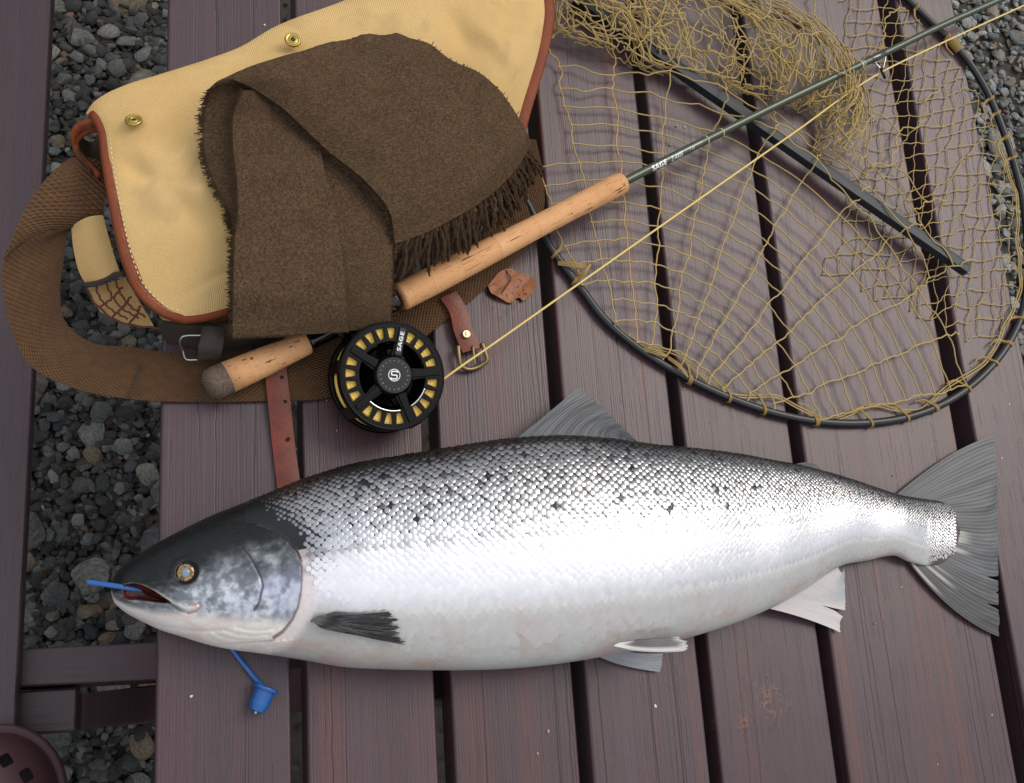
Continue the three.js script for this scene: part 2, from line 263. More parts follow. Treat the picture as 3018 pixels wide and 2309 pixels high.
// ---------------------------------------------------------------- salmon
{
  const D = [[-0.0309,0.754,0.149],[-0.0295,0.755,0.1437],[-0.0259,0.758,0.1388],[-0.02,0.76,0.1341],[-0.0095,0.762,0.127],[-0.0004,0.764,0.1217],[0.0149,0.766,0.1135],[0.0336,0.768,0.1046],[0.0494,0.769,0.0984],[0.0688,0.77,0.0907],[0.0986,0.771,0.0788],[0.1292,0.772,0.0693],[0.1607,0.772,0.0633],[0.1931,0.772,0.0578],[0.2264,0.772,0.0522],[0.2605,0.772,0.0475],[0.2994,0.772,0.0453],[0.3394,0.771,0.047],[0.3808,0.769,0.0512],[0.4241,0.766,0.0538],[0.4601,0.763,0.0569],[0.4917,0.761,0.0616],[0.5246,0.758,0.0661],[0.5618,0.756,0.0743],[0.5911,0.753,0.0817],[0.6201,0.751,0.0898],[0.6359,0.749,0.0921],[0.6577,0.746,0.0942],[0.6792,0.7438,0.0965],[0.6921,0.7429,0.1016]];
  const E = [[-0.0307,0.754,0.154],[-0.029,0.755,0.1599],[-0.0253,0.758,0.1644],[-0.0191,0.76,0.1695],[-0.0085,0.762,0.1757],[0.0006,0.764,0.1807],[0.0158,0.766,0.1865],[0.034,0.768,0.1931],[0.0494,0.769,0.197],[0.0681,0.77,0.2005],[0.0964,0.771,0.2064],[0.1253,0.772,0.2128],[0.1549,0.772,0.216],[0.1853,0.772,0.2183],[0.2164,0.772,0.22],[0.2483,0.772,0.2205],[0.2848,0.772,0.2191],[0.323,0.771,0.2156],[0.3631,0.769,0.2106],[0.4055,0.766,0.2031],[0.4412,0.763,0.1951],[0.4736,0.761,0.1851],[0.508,0.758,0.1717],[0.5485,0.756,0.1526],[0.5793,0.753,0.1478],[0.6099,0.751,0.1439],[0.6249,0.749,0.1493],[0.6459,0.746,0.1531],[0.6679,0.7438,0.1509],[0.6829,0.7429,0.1454]];
  const B = [0.004, 0.009, 0.013, 0.0165, 0.0205, 0.0235, 0.027, 0.030, 0.032, 0.034, 0.0365, 0.038, 0.0385, 0.039, 0.039, 0.039, 0.0385, 0.037, 0.035, 0.031, 0.027, 0.024, 0.0205, 0.0165, 0.0135, 0.0112, 0.0090, 0.0054, 0.0031, 0.0023];
  const rows = D.map((d, i) => [d[0], d[2], E[i][0], E[i][2], d[1] - TY, B[i]]);
  const mid = rows.map((q) => [(q[0] + q[2]) / 2, (q[1] + q[3]) / 2]), cum = [0];
  for (let i = 1; i < mid.length; i++) cum.push(cum[i - 1] + Math.hypot(mid[i][0] - mid[i - 1][0], mid[i][1] - mid[i - 1][1]));
  const LEN = cum[cum.length - 1];
  function station(s) {
    const d = clamp(s) * LEN; let i = 0; while (i < rows.length - 2 && cum[i + 1] < d) i++;
    const h = cum[i + 1] - cum[i], f = (d - cum[i]) / h, f2 = f * f, f3 = f2 * f;
    return rows[i].map((_, k) => {
      const tan = (j) => { const a = Math.max(0, j - 1), b = Math.min(rows.length - 1, j + 1); return (rows[b][k] - rows[a][k]) / (cum[b] - cum[a]); };
      return (2 * f3 - 3 * f2 + 1) * rows[i][k] + (f3 - 2 * f2 + f) * h * tan(i) + (-2 * f3 + 3 * f2) * rows[i + 1][k] + (f3 - f2) * h * tan(i + 1);
    });
  }
  const polyDist = (P, x, z) => { let m = 1e9; for (let i = 1; i < P.length; i++) { const ax = P[i - 1][0], az = P[i - 1][2], bx = P[i][0] - ax, bz = P[i][2] - az, t = clamp(((x - ax) * bx + (z - az) * bz) / (bx * bx + bz * bz)); m = Math.min(m, Math.hypot(x - ax - bx * t, z - az - bz * t)); } return m; };
  const inPoly = (P, x, z) => { let c = false; for (let i = 0, j = P.length - 1; i < P.length; j = i++) if ((P[i][2] > z) !== (P[j][2] > z) && x < (P[j][0] - P[i][0]) * (z - P[i][2]) / (P[j][2] - P[i][2]) + P[i][0]) c = !c; return c; };
  const signed = (P, x, z) => (inPoly(P, x, z) ? -1 : 1) * polyDist([...P, P[0]], x, z);
  const gill = [[0.0556,0.79,0.1135],[0.0682,0.795,0.1179],[0.0749,0.8,0.1232],[0.0825,0.804,0.1284],[0.0879,0.806,0.135],[0.0909,0.807,0.1426],[0.0915,0.807,0.1549],[0.0907,0.806,0.1644],[0.0891,0.802,0.1728],[0.0853,0.796,0.181],[0.0795,0.788,0.1881],[0.0738,0.782,0.1915]];
  const cheek = [[0.0523,0.8,0.1317],[0.0571,0.8,0.1375],[0.061,0.8,0.1449],[0.0646,0.8,0.1524],[0.0659,0.8,0.1585],[0.0645,0.8,0.1637],[0.0633,0.8,0.1692],[0.0605,0.796,0.1736]];
  const mouth = [[-0.0239,0.774,0.1533],[-0.0209,0.774,0.1512],[-0.0163,0.774,0.1512],[-0.0108,0.774,0.153],[-0.0038,0.774,0.1572],[0.0026,0.774,0.162],[0.0073,0.774,0.1656],[0.001,0.774,0.1649],[-0.0052,0.774,0.1637],[-0.013,0.774,0.1618],[-0.0191,0.774,0.1611],[-0.0226,0.774,0.1592]];
  const maxilla = [[-0.0255,0.777,0.15],[-0.0179,0.777,0.1491],[-0.0101,0.777,0.1513],[-0.0031,0.777,0.1551],[0.004,0.777,0.1602],[0.0111,0.777,0.1651],[0.0182,0.777,0.1678],[0.0245,0.777,0.1672],[0.0266,0.777,0.1694],[0.0238,0.777,0.1721],[0.0183,0.777,0.1731],[0.0135,0.777,0.171],[0.0072,0.777,0.1666],[0.0002,0.777,0.1615],[-0.0069,0.777,0.1559],[-0.0163,0.777,0.1517],[-0.0232,0.777,0.1521]];
  const jawline = [[-0.0104,0.775,0.1751],[-0.0034,0.775,0.1782],[0.0059,0.775,0.1808],[0.0169,0.775,0.1833],[0.0279,0.775,0.1849],[0.039,0.775,0.1853]];
  const folds = [[[0.0499,0.78,0.1838],[0.0571,0.78,0.1862],[0.0659,0.78,0.1872],[0.0741,0.78,0.1865]],[[0.042,0.778,0.1853],[0.05,0.778,0.1883],[0.0596,0.778,0.1901],[0.0702,0.778,0.1898]],[[0.0358,0.776,0.1867],[0.0438,0.776,0.1904],[0.0542,0.776,0.1929],[0.0663,0.776,0.1929]],[[0.0312,0.774,0.1879],[0.0391,0.774,0.1923],[0.0487,0.774,0.195],[0.06,0.774,0.1959]]];
  const eyeAt = [[0.0168,0.787,0.1465]][0], EYE = 0.0068;
  const gillX = (z) => { let best = 1e9, x = 0; for (let i = 1; i < gill.length; i++) { const a = gill[i - 1], b = gill[i]; if ((a[2] - z) * (b[2] - z) <= 0) return lerp(a[0], b[0], (z - a[2]) / (b[2] - a[2] || 1e-9)); } for (const p of gill) if (Math.abs(p[2] - z) < best) { best = Math.abs(p[2] - z); x = p[0]; } return x; };
  function raw(s, th) {
    const [dx, dz, ex, ez, cy, b] = station(s), c = -Math.cos(th), sn = Math.sin(th);
    const sh = c < 0 ? Math.sign(c) * Math.abs(c) ** 1.06 : c;
    const x = lerp(dx, ex, 0.5 + 0.5 * sh), z = lerp(dz, ez, 0.5 + 0.5 * sh);
    const y = sn >= 0 ? cy + b * sn ** 0.92 : Math.max(0.0006, cy - b * 0.96 * (-sn) ** 0.8);
    return [x, TY + Math.max(0.0006, y), z];
  }
  const headEnd = 0.31;
  function relief(s, x, z) {
    if (s > headEnd) return 0;
    let d = 0;
    const gx = gillX(z), gd = polyDist(gill, x, z), zin = z > gill[0][2] - 0.005 && z < gill[gill.length - 1][2] + 0.002;
    const zf = sst(gill[0][2] - 0.002, gill[0][2] + 0.016, z); if (zin) { if (x < gx) d += zf * (0.0026 * (1 - sst(0, 0.055, gd)) - 0.0005 * (1 - sst(0, 0.001, gd))); else d -= zf * 0.0022 * (1 - sst(0.001, 0.012, gd)); }
    const cd = polyDist(cheek, x, z); d -= 0.0008 * Math.exp(-((cd / 0.0011) ** 2)); if (cd < 0.008) d += 0.0003 * Math.exp(-((cd / 0.004) ** 2));
    const mo = signed(mouth, x, z); d -= 0.009 * (1 - sst(-0.0026, 0.0002, mo));
    const mx = signed(maxilla, x, z); d += 0.0013 * (1 - sst(-0.0016, 0.0005, mx)) - 0.0006 * Math.exp(-((mx / 0.0009) ** 2));
    d -= 0.0008 * Math.exp(-((polyDist(jawline, x, z) / 0.0012) ** 2));
    for (const f of folds) d -= 0.0006 * Math.exp(-((polyDist(f, x, z) / 0.0012) ** 2));
    const ed = Math.hypot(x - eyeAt[0], z - eyeAt[2]); d += -0.002 * (1 - sst(EYE * 0.7, EYE * 1.25, ed)) + 0.0007 * Math.exp(-(((ed - EYE * 1.35) / 0.0016) ** 2));
    return d;
  }
  const NS = 760, NT = 190, pos = [], uv = [], idx = [];
  const thv = (th) => (th < 0 ? 0.06 * (1 + th / (Math.PI / 2)) : th < Math.PI ? 0.06 + 0.88 * th / Math.PI : 0.94 + 0.06 * (th - Math.PI) / (Math.PI / 2));
  const vth = (v) => (v < 0.06 ? (v / 0.06 - 1) * Math.PI / 2 : v < 0.94 ? (v - 0.06) / 0.88 * Math.PI : Math.PI + (v - 0.94) / 0.06 * Math.PI / 2);
  const sOf = (i) => { const t = i / NS; return t < 0.5 ? t * headEnd / 0.5 : headEnd + (t - 0.5) / 0.5 * (1 - headEnd); };
  const tOf = (j) => { const t = j / NT; return t < 0.12 ? -Math.PI / 2 * (1 - t / 0.12) : t < 0.88 ? (t - 0.12) / 0.76 * Math.PI : Math.PI + (t - 0.88) / 0.12 * Math.PI / 2; };
  for (let i = 0; i <= NS; i++) for (let j = 0; j <= NT; j++) {
    const s = sOf(i), th = tOf(j), p = raw(s, th);
    if (th > 0.02 && th < Math.PI - 0.02 && s < headEnd) p[1] += relief(s, p[0], p[2]) * Math.min(1, Math.sin(th) * 1.6) * (s < 0.03 ? s / 0.03 : 1);
    pos.push(...p); uv.push(s, thv(th));
  }
  const W = NT + 1;
  for (let i = 0; i < NS; i++) for (let j = 0; j < NT; j++) { const a = i * W + j; idx.push(a, a + 1, a + W, a + 1, a + W + 1, a + W); }
  const c0 = pos.length / 3; pos.push(...raw(0, 0).map((v, k) => (v + raw(0, Math.PI)[k]) / 2)); uv.push(0, 0.5); for (let j = 0; j < NT; j++) idx.push(j + 1, j, c0);
  const c1 = pos.length / 3; pos.push(...raw(1, 0).map((v, k) => (v + raw(1, Math.PI)[k]) / 2)); uv.push(1, 0.5); for (let j = 0; j < NT; j++) idx.push(NS * W + j, NS * W + j + 1, c1);
  const body = geo(pos, idx, uv);
  // skin: pigment and guanine
  const TW = 2048, TH = 512, met = new Float32Array(TW * TH), rgh = new Float32Array(TW * TH);
  const skin = texture(TW, TH, (u, v, i, j) => {
    const th = vth(v), w = clamp(th / Math.PI), p = raw(u, th), x = p[0], z = p[2];
    const n = fbm(u * 150, v * 50, 4, 5), n2 = fbm(u * 40, v * 14, 3, 6), fine = fbm(u * 420, v * 140, 2, 7);
    // body
    const edge = 0.52 + 0.05 * (n2 - 0.5) - 0.06 * sst(0.55, 0.95, u);
    const back = 1 - sst(edge - 0.09, edge + 0.05, w + 0.10 * (n - 0.5)), belly = sst(0.60, 0.74, w + 0.06 * (n2 - 0.5));
    let c = mixc(mixc([214, 216, 222], [30, 34, 38], back), mixc([172, 171, 165], [172, 152, 144], sst(0.45, 0.85, n2) * 0.8), belly);
    c = mixc(c, [176, 186, 182], 0.45 * belly * sst(0.5, 0.62, fbm(u * 22, v * 9, 3, 31)));
    if (u > 0.945) { const q = sst(0.945, 0.96, u) * sst(0.12, 0.3, w); c = mixc(c, [70, 60, 66], 0.9 * q); }
    let m = lerp(lerp(0.93, 0.2, back), 0.12, belly), r = lerp(lerp(0.3, 0.32, back), 0.42, belly);
    // head
    const gx = gillX(z), head = (u < headEnd && x < gx + 0.001) ? 1 - sst(-0.001, 0.001, x - gx) : 0;
    if (head > 0) {
      const hd = 0.44 + 0.10 * (n2 - 0.5) + 0.14 * sst(0.10, 0.02, u), dark = 1 - sst(hd - 0.10, hd + 0.12, w + 0.10 * (n - 0.5)), pale = sst(0.66, 0.76, w + 0.05 * (n2 - 0.5) - 0.05 * sst(0.08, 0, u));
      const wx = u * 747 + 2 * fbm(u * 120, v * 30, 3, 61), wz = w * 150 + 2 * fbm(u * 120, v * 30, 3, 62), mott = sst(0.35, 0.75, 0.55 * fbm(wx * 0.09, wz * 0.09, 3, 8) + 0.45 * fbm(wx * 0.32, wz * 0.32, 5, 18)), vio = sst(0.4, 0.7, fbm(wx * 0.07, wz * 0.07, 3, 9)) * sst(0.012, -0.01, gx - x - 0.035);
      let h = mixc(mixc([116, 121, 127], [208, 213, 219], mott), [112, 118, 172], 0.2 * vio);
      h = mixc(h, mixc([12, 15, 16], [28, 33, 35], fine), dark);
      h = mixc(h, mixc([220, 216, 208], [212, 192, 184], sst(0.5, 0.7, n2) * 0.6), pale);
      let hm = lerp(lerp(0.75, 0.1, dark), 0.05, pale), hr = lerp(lerp(0.36, 0.4, dark), 0.4, pale);
      if (polyDist(cheek, x, z) < 0.0008) h = mixc(h, [44, 42, 50], 0.5);
      const mx = signed(maxilla, x, z); if (mx < 0) { h = mixc(h, [204, 198, 190], 0.8 * (1 - sst(-0.0025, 0, mx)) * sst(-0.02, 0.01, 0.01)); hm *= 0.3; }
      if (Math.abs(mx) < 0.0007 && x > maxilla[6][0]) h = mixc(h, [176, 120, 108], 0.6);
      const mo = signed(mouth, x, z); if (mo < 0.0004) { h = mixc([54, 17, 16], [88, 34, 28], fine); h = mixc(h, [30, 10, 10], sst(0.5, 0.7, n)); hm = 0; hr = 0.35; }
      const ed = Math.hypot(x - eyeAt[0], z - eyeAt[2]); if (ed < EYE * 1.35) h = mixc(h, [18, 19, 20], 0.85 * (1 - sst(EYE * 1.05, EYE * 1.35, ed)));
      c = mixc(c, h, head); m = lerp(m, hm, head); r = lerp(r, hr, head);
    }
    const gd = u < headEnd + 0.05 ? polyDist(gill, x, z) : 1;
    if (gd < 0.0016 && w > 0.3) { c = mixc(c, [104, 80, 82], 0.5 * (1 - sst(0.0004, 0.0016, gd))); m *= 0.3; }
    else if (x > gx && gd < 0.014 && w > 0.45) { const q = 1 - sst(0.006, 0.014, gd); c = mixc(c, [226, 214, 212], 0.75 * q); m = lerp(m, 0.1, q); }
    met[j * TW + i] = m; rgh[j * TW + i] = clamp(r + 0.16 * (n - 0.5) + 0.1 * (hash(i, j, 3) - 0.5), 0.12, 0.7);
    const g = 1 + 0.08 * (fine - 0.5); return [c[0] * g, c[1] * g, c[2] * g];
  }, true);
  const mr = texture(TW, TH, (u, v, i, j) => [255, rgh[j * TW + i] * 255, met[j * TW + i] * 255]);
  const skinMat = std({ map: skin, roughnessMap: mr, metalnessMap: mr, roughness: 1, metalness: 1, clearcoat: 0.2, clearcoatRoughness: 0.22, specularIntensity: 0.55 });
  const fish = thing('salmon', 'whole silver salmon lying on its side across the table planks', 'fish', [rows[14][0], TY, (rows[14][1] + rows[14][3]) / 2]);
  const bodyMesh = part('body', body, skinMat, fish);
  // scales: overlapping little domed plates, rows follow the flank
  const sc = (() => {
    const P = [0, 0.07, 0], id = [], n = 10;
    for (const [q, y] of [[0.62, 0.045], [1, -0.045]]) for (let k = 0; k < n; k++) { const a = k / n * Math.PI * 2, cx = Math.cos(a), cz = Math.sin(a), e = cx < 0 ? 0.8 : 1.04; P.push(cx * q * e, y, cz * q * (0.98 - 0.06 * cx)); }
    for (let k = 0; k < n; k++) { const b = 1 + k, c = 1 + (k + 1) % n; id.push(0, c, b, b, c, b + n, c, c + n, b + n); }
    return geo(P, id);
  })();
  reseed(404);
  const ROWS = 32, list = [];
  let s = 0.112;
  const frontLine = [[0.0588,0.79,0.0925],[0.0667,0.79,0.0991],[0.0746,0.79,0.1084],[0.0832,0.79,0.1157],[0.092,0.79,0.1257],[0.0957,0.79,0.1361],[0.0974,0.79,0.1491],[0.0991,0.79,0.1594],[0.1105,0.79,0.1671],[0.1201,0.79,0.1722],[0.1426,0.79,0.1827],[0.1486,0.79,0.1989],[0.1513,0.79,0.2148]];
  const frontX = (z) => { for (let i = 1; i < frontLine.length; i++) { const a = frontLine[i - 1], b = frontLine[i]; if ((a[2] - z) * (b[2] - z) <= 0) return lerp(a[0], b[0], (z - a[2]) / (b[2] - a[2] || 1e-9)); } return z < frontLine[0][2] ? frontLine[0][0] : frontLine[12][0]; };
  const arcs = (q) => { let l = 0, a = raw(q, 0); const t = [0]; for (let k = 1; k <= 40; k++) { const b = raw(q, k / 40 * Math.PI); l += Math.hypot(b[0] - a[0], b[1] - a[1], b[2] - a[2]); t.push(l); a = b; } return t; };
  let colI = 0;
  while (s < 0.993) {
    const t = arcs(s), pitch = Math.max(t[40] / ROWS, 0.0029);
    const rowsHere = Math.round(t[40] / pitch);
    for (let j = 0; j <= rowsHere; j++) {
      const want = (j + (colI % 2) * 0.5) / rowsHere * t[40]; if (want > t[40]) continue;
      let k = 0; while (k < 39 && t[k + 1] < want) k++;
      const th = (k + (want - t[k]) / (t[k + 1] - t[k])) / 40 * Math.PI + rr(-0.010, 0.010), ss = s + rr(-0.0007, 0.0007), w = th / Math.PI;
      const p = raw(ss, th), ahead = p[0] - frontX(p[2]) + rr(-0.003, 0.003);
      if (ahead < 0 || p[1] < TY + 0.003) continue;
      if (w < 0.04 || w > 0.80 + rr(-0.06, 0.06)) continue;
      list.push({ s: ss, th, w, p, pitch, grow: sst(-0.004, 0.022, ahead) });
    }
    s += pitch * 0.52 / LEN; colI++;
  }
  const frame = (q) => {
    const e = 0.002, a = V3(raw(q.s - e, q.th)), b = V3(raw(q.s + e, q.th)), c = V3(raw(q.s, q.th - 0.02)), d = V3(raw(q.s, q.th + 0.02));
    const X = b.sub(a).normalize(), Z = d.sub(c).normalize(), Y = new THREE.Vector3().crossVectors(Z, X).normalize(); if (Y.y < 0 && q.th > 0.2 && q.th < 2.9) Y.negate();
    Z.crossVectors(X, Y).normalize(); return [X, Y, Z];
  };
  const spots = []; reseed(55); for (let k = 0; k < 70; k++) { const q = list[Math.floor(rnd() * list.length)]; if (q.w > 0.12 && q.w < 0.46) spots.push([q.p[0], q.p[2]]); }
  const tone = (q) => {
    const n = q.w < 0.42 ? rr(0.82, 1.08) : rr(0.95, 1.03), e = 0.41 - 0.07 * sst(0.55, 0.95, q.s), far = sst(0.6, 0.8, q.s);
    let c = mixc([0.07, 0.075, 0.085], [0.40, 0.405, 0.415], sst(0.04, 0.34, q.w)); c = mixc(c, mixc([0.44, 0.47, 0.51], [0.28, 0.33, 0.38], far), sst(0.32, 0.38, q.w) * 0.6); c = mixc(c, [0.79, 0.795, 0.815], sst(e - 0.03, e + 0.14, q.w));
    c = mixc(c, mixc([0.47, 0.465, 0.45], [0.45, 0.385, 0.355], 0.5 * sst(0.45, 0.85, fbm(q.s * 40, q.w * 14, 3, 6))), sst(0.60, 0.72, q.w));
    if (q.w < 0.5) c = mixc([0.10, 0.105, 0.11], c, lerp(0.35, 1, q.grow)); if (rnd() < 0.05 && q.w < 0.36) c = c.map((v) => v * 0.35);
    if (spots.some(([x, z]) => Math.hypot(x - q.p[0], z - q.p[2]) < q.pitch * 0.5)) c = [0.03, 0.03, 0.045]; if (Math.abs(q.w - 0.47) < 0.009) c = c.map((v) => v * 0.72);
    if (q.w < 0.45) c = mixc(c, c.map((v) => v * 0.42), sst(0.72, 0.9, q.s) * (1 - sst(0.24, 0.4, q.w)));
    return c.map((v) => v * n);
  };
  reseed(12);
  for (const q of list) q.tone = tone(q);
  const scaleMat = (m, r) => std({ color: 0xffffff, metalness: m, roughness: r, clearcoat: 0.35, clearcoatRoughness: 0.25 });
  const matrixOf = (q) => {
    const [X, Y, Z] = frame(q), pad = sst(0.925, 0.955, q.s) * sst(0.2, 0.35, q.w), back = Math.max(pad, 1 - sst(0.30, 0.60, q.w)), size = q.pitch * lerp(0.62, lerp(0.44, 0.40, pad), back) * lerp(0.6, 1, q.grow) * (q.tone[0] < 0.06 ? 0.72 : 1) * rr(0.9, 1.08), calm = lerp(0.3, 1, back), tilt = (0.07 + rr(-0.06, 0.06)) * calm + 0.015, roll = rr(-0.08, 0.08) * calm;
    const m = new THREE.Matrix4().makeBasis(X, Y, Z).multiply(new THREE.Matrix4().makeRotationZ(tilt)).multiply(new THREE.Matrix4().makeRotationX(roll));
    m.scale(new THREE.Vector3(size, size * lerp(0.3, 1.25, back), size)); const p = V3(q.p).addScaledVector(Y, lerp(0.00012, 0.00022, back)); m.setPosition(p); return m;
  };
  const big = list.filter((q) => q.w > 0.14 && q.w < 0.44).sort((a, b) => b.pitch - a.pitch || a.s - b.s).slice(0, 300), bigSet = new Set(big);
  const own = fish.position, plates = [0.3, 0.45, 0.6, 0.75, 0.9].map((v) => { const m = scaleMat(0.92, 0.27); m.color.setRGB(v, v, v * 1.01); return m; });
  const black = scaleMat(0.4, 0.35); black.color.setRGB(0.03, 0.03, 0.045);
  for (const q of big) {
    const m = matrixOf(q), o = new THREE.Mesh(sc, q.tone[0] < 0.08 ? black : plates[clamp(Math.round((q.tone[0] - 0.3) / 0.15), 0, 4)]);
    m.decompose(o.position, o.quaternion, o.scale); o.position.sub(own); o.name = 'scale'; o.castShadow = o.receiveShadow = true; fish.add(o);
  }
  for (const [nm, lo, hi, m, r] of [['scales', -1, 0.66, 0.92, 0.27], ['belly_scales', 0.66, 2, 0.35, 0.3]]) {
    const sel = list.filter((q) => q.w >= lo && q.w < hi && !bigSet.has(q)), im = new THREE.InstancedMesh(sc, scaleMat(m, r), sel.length), C = new THREE.Color();
    sel.forEach((q, i) => { const M = matrixOf(q); M.elements[12] -= own.x; M.elements[13] -= own.y; M.elements[14] -= own.z; im.setMatrixAt(i, M); im.setColorAt(i, C.setRGB(...q.tone)); });
    im.name = nm; im.userData.kind = 'stuff'; im.castShadow = im.receiveShadow = true; fish.add(im);
  }
  console.log('scales', list.length);
  // eye
  {
    const prof = (r, h, n) => { const a = []; for (let k = 0; k <= n; k++) { const t = k / n * Math.PI / 2; a.push(new THREE.Vector2(Math.sin(t) * r, Math.cos(t) * h)); } return a; };
    const p = V3(eyeAt), tilt = new THREE.Euler(0.08, 0, 0.22);
    const iris = new THREE.LatheGeometry(prof(EYE, 0.0030, 14), 40); iris.rotateX(tilt.x).rotateZ(tilt.z).translate(p.x, p.y + 0.0034, p.z);
    const irisTex = texture(128, 64, (u, v) => { const n = fbm(u * 24, v * 5, 3, 4, 24); return v < 0.12 ? mixc([60, 44, 22], [120, 92, 48], n) : v < 0.62 ? mixc([84, 58, 24], [188, 146, 78], sst(0.3, 0.7, n) * 0.8 + 0.2 * v) : mixc([40, 36, 28], [96, 84, 60], n); }, true);
    const eye = part('eye', iris, std({ map: irisTex, metalness: 0.35, roughness: 0.25, clearcoat: 1, clearcoatRoughness: 0.05 }), fish);
    const pup = new THREE.LatheGeometry(prof(EYE * 0.46, 0.0016, 10), 32); pup.scale(1, 1, 1.12).rotateX(tilt.x).rotateZ(tilt.z).translate(p.x - 0.0003, p.y + 0.0056, p.z + 0.0002);
    part('pupil', pup, std({ color: 0x6f8290, roughness: 0.12, clearcoat: 1 }), eye, 'clouded blue grey pupil');
    const ring = []; for (let k = 0; k <= 40; k++) { const a = k / 40 * 6.2832; ring.push([p.x + Math.cos(a) * EYE * 1.06, p.y + 0.0030 - 0.0012 * Math.cos(a), p.z + Math.sin(a) * EYE * 1.06]); }
    part('eyelid', tube(ring, 0.0008, 6), std({ color: 0x2a2c2c, roughness: 0.4 }), eye);
  }
  // fins
  function fin(name, base, midp, tip, thick, colr, { rag = 0.06, nu = 110, nv = 22, cut = [], ridge = 0.0005, rays = 16, s = 1, label } = {}) {
    const fb = spline(base), fm = spline(midp), ft = spline(tip);
    const g = sheet(nu, nv, (u, v) => {
      const b = fb(u), m = fm(u), t = ft(u); let L = 1 - rag * (0.5 * vn(u * rays, 1, s) + 0.5 * vn(u * rays * 4, 2, s));
      for (const [cu, cw, cd] of cut) { const d = Math.abs(u - cu) / cw; if (d < 1) L -= cd * (1 - d); }
      const q = v * L, p = b.map((_, k) => (1 - q) * (1 - 2 * q) * b[k] + 4 * q * (1 - q) * m[k] + q * (2 * q - 1) * t[k]);
      const uw = u + 0.25 / rays * (vn(u * rays * 0.7, v * 1.5, s + 4) - 0.5); p[1] += ridge * 0.16 * Math.sin(uw * rays * 12.566) * sst(0.05, 0.3, v) + ridge * 3 * (fbm(u * 9, v * 2, 3, s + 3) - 0.5) * v;
      return p;
    }, (u, v) => lerp(thick, 0.0005, sst(0, 0.6, v)), { color: (u, v) => colr(u, v, 0.5 + 0.5 * Math.sin((u + 0.25 / rays * (vn(u * rays * 0.7, v * 1.5, s + 4) - 0.5)) * rays * 12.566 + 1), fbm(u * rays * 2.4, v * 1.1 + u * 3, 4, s + 9)) });
    return part(name, g, std({ vertexColors: true, roughness: 0.48, clearcoat: 0.12, clearcoatRoughness: 0.3 }), fish, label);
  }
  const slate = (u, v, ray, n) => mixc(mixc([0.032, 0.037, 0.043], [0.09, 0.10, 0.112], 0.12 * ray + 0.88 * sst(0.25, 0.75, n)), [0.015, 0.016, 0.018], sst(0.62, 0.8, n) * sst(0.3, 0.8, v) * 0.8);
  fin('dorsal_fin', [[0.259,0.776,0.0503],[0.2781,0.776,0.0502],[0.2974,0.776,0.0508],[0.317,0.776,0.0514],[0.3408,0.776,0.052],[0.365,0.776,0.053]], [[0.2885,0.771,0.0285],[0.2996,0.771,0.0275],[0.3114,0.771,0.0293],[0.3238,0.771,0.0329],[0.3409,0.771,0.0393],[0.3605,0.771,0.0468]], [[0.3264,0.764,-0.0006],[0.3361,0.764,0.0086],[0.3451,0.764,0.0179],[0.3532,0.764,0.0276],[0.362,0.764,0.0381],[0.3726,0.764,0.0481]], 0.002, slate, { rag: 0.10, rays: 13, s: 3, label: 'grey spread back fin with ragged edge' });
  fin('adipose_fin', [[0.5142,0.76,0.0662],[0.5209,0.76,0.067],[0.5298,0.76,0.069],[0.5373,0.76,0.0715]], [[0.5213,0.758,0.0637],[0.5276,0.758,0.0645],[0.5347,0.758,0.0665],[0.5407,0.758,0.0694]], [[0.5302,0.756,0.0624],[0.5365,0.756,0.0632],[0.5417,0.756,0.0657],[0.544,0.756,0.069]], 0.002, (u, v, r, n) => mixc([0.05, 0.055, 0.06], [0.11, 0.12, 0.13], n), { rag: 0.04, nu: 24, nv: 8, rays: 3, s: 5 });
  fin('tail_fin', [[0.6243,0.7452,0.0904],[0.6457,0.7452,0.0973],[0.6643,0.7452,0.1043],[0.6671,0.7452,0.1153],[0.6657,0.7452,0.127],[0.6624,0.7452,0.1386],[0.6551,0.7452,0.145],[0.6404,0.7452,0.1496],[0.6277,0.7452,0.1492]], [[0.6935,0.7452,0.0519],[0.7036,0.7452,0.0728],[0.7106,0.7452,0.0885],[0.7101,0.7452,0.1048],[0.7069,0.7452,0.1244],[0.7023,0.7452,0.1454],[0.694,0.7452,0.1651],[0.6783,0.7452,0.1818],[0.6663,0.7452,0.1919]], [[0.749,0.744,0.0339],[0.7441,0.744,0.0461],[0.7415,0.744,0.0674],[0.7366,0.744,0.0937],[0.7313,0.744,0.1195],[0.7261,0.744,0.1449],[0.721,0.744,0.1699],[0.7164,0.744,0.1945],[0.7127,0.744,0.218]], 0.003,
    (u, v, r, n) => mixc(mixc(mixc([0.032, 0.038, 0.044], [0.088, 0.098, 0.108], 0.1 * r + 0.9 * sst(0.25, 0.75, n)), [0.018, 0.02, 0.022], sst(0.72, 0.95, u) * 0.75 + 0.5 * sst(0.6, 0.75, n)), [0.42, 0.40, 0.36], 0.7 * (1 - sst(0.2, 0.45, v)) * sst(0.5, 0.7, vn(u * 40, v, 6)) * sst(0.35, 0.5, u)), { rag: 0.035, rays: 24, s: 7, nu: 220, cut: [[0.72, 0.012, 0.32], [0.86, 0.010, 0.22], [0.79, 0.006, 0.08]], label: 'broad dark grey forked tail' });
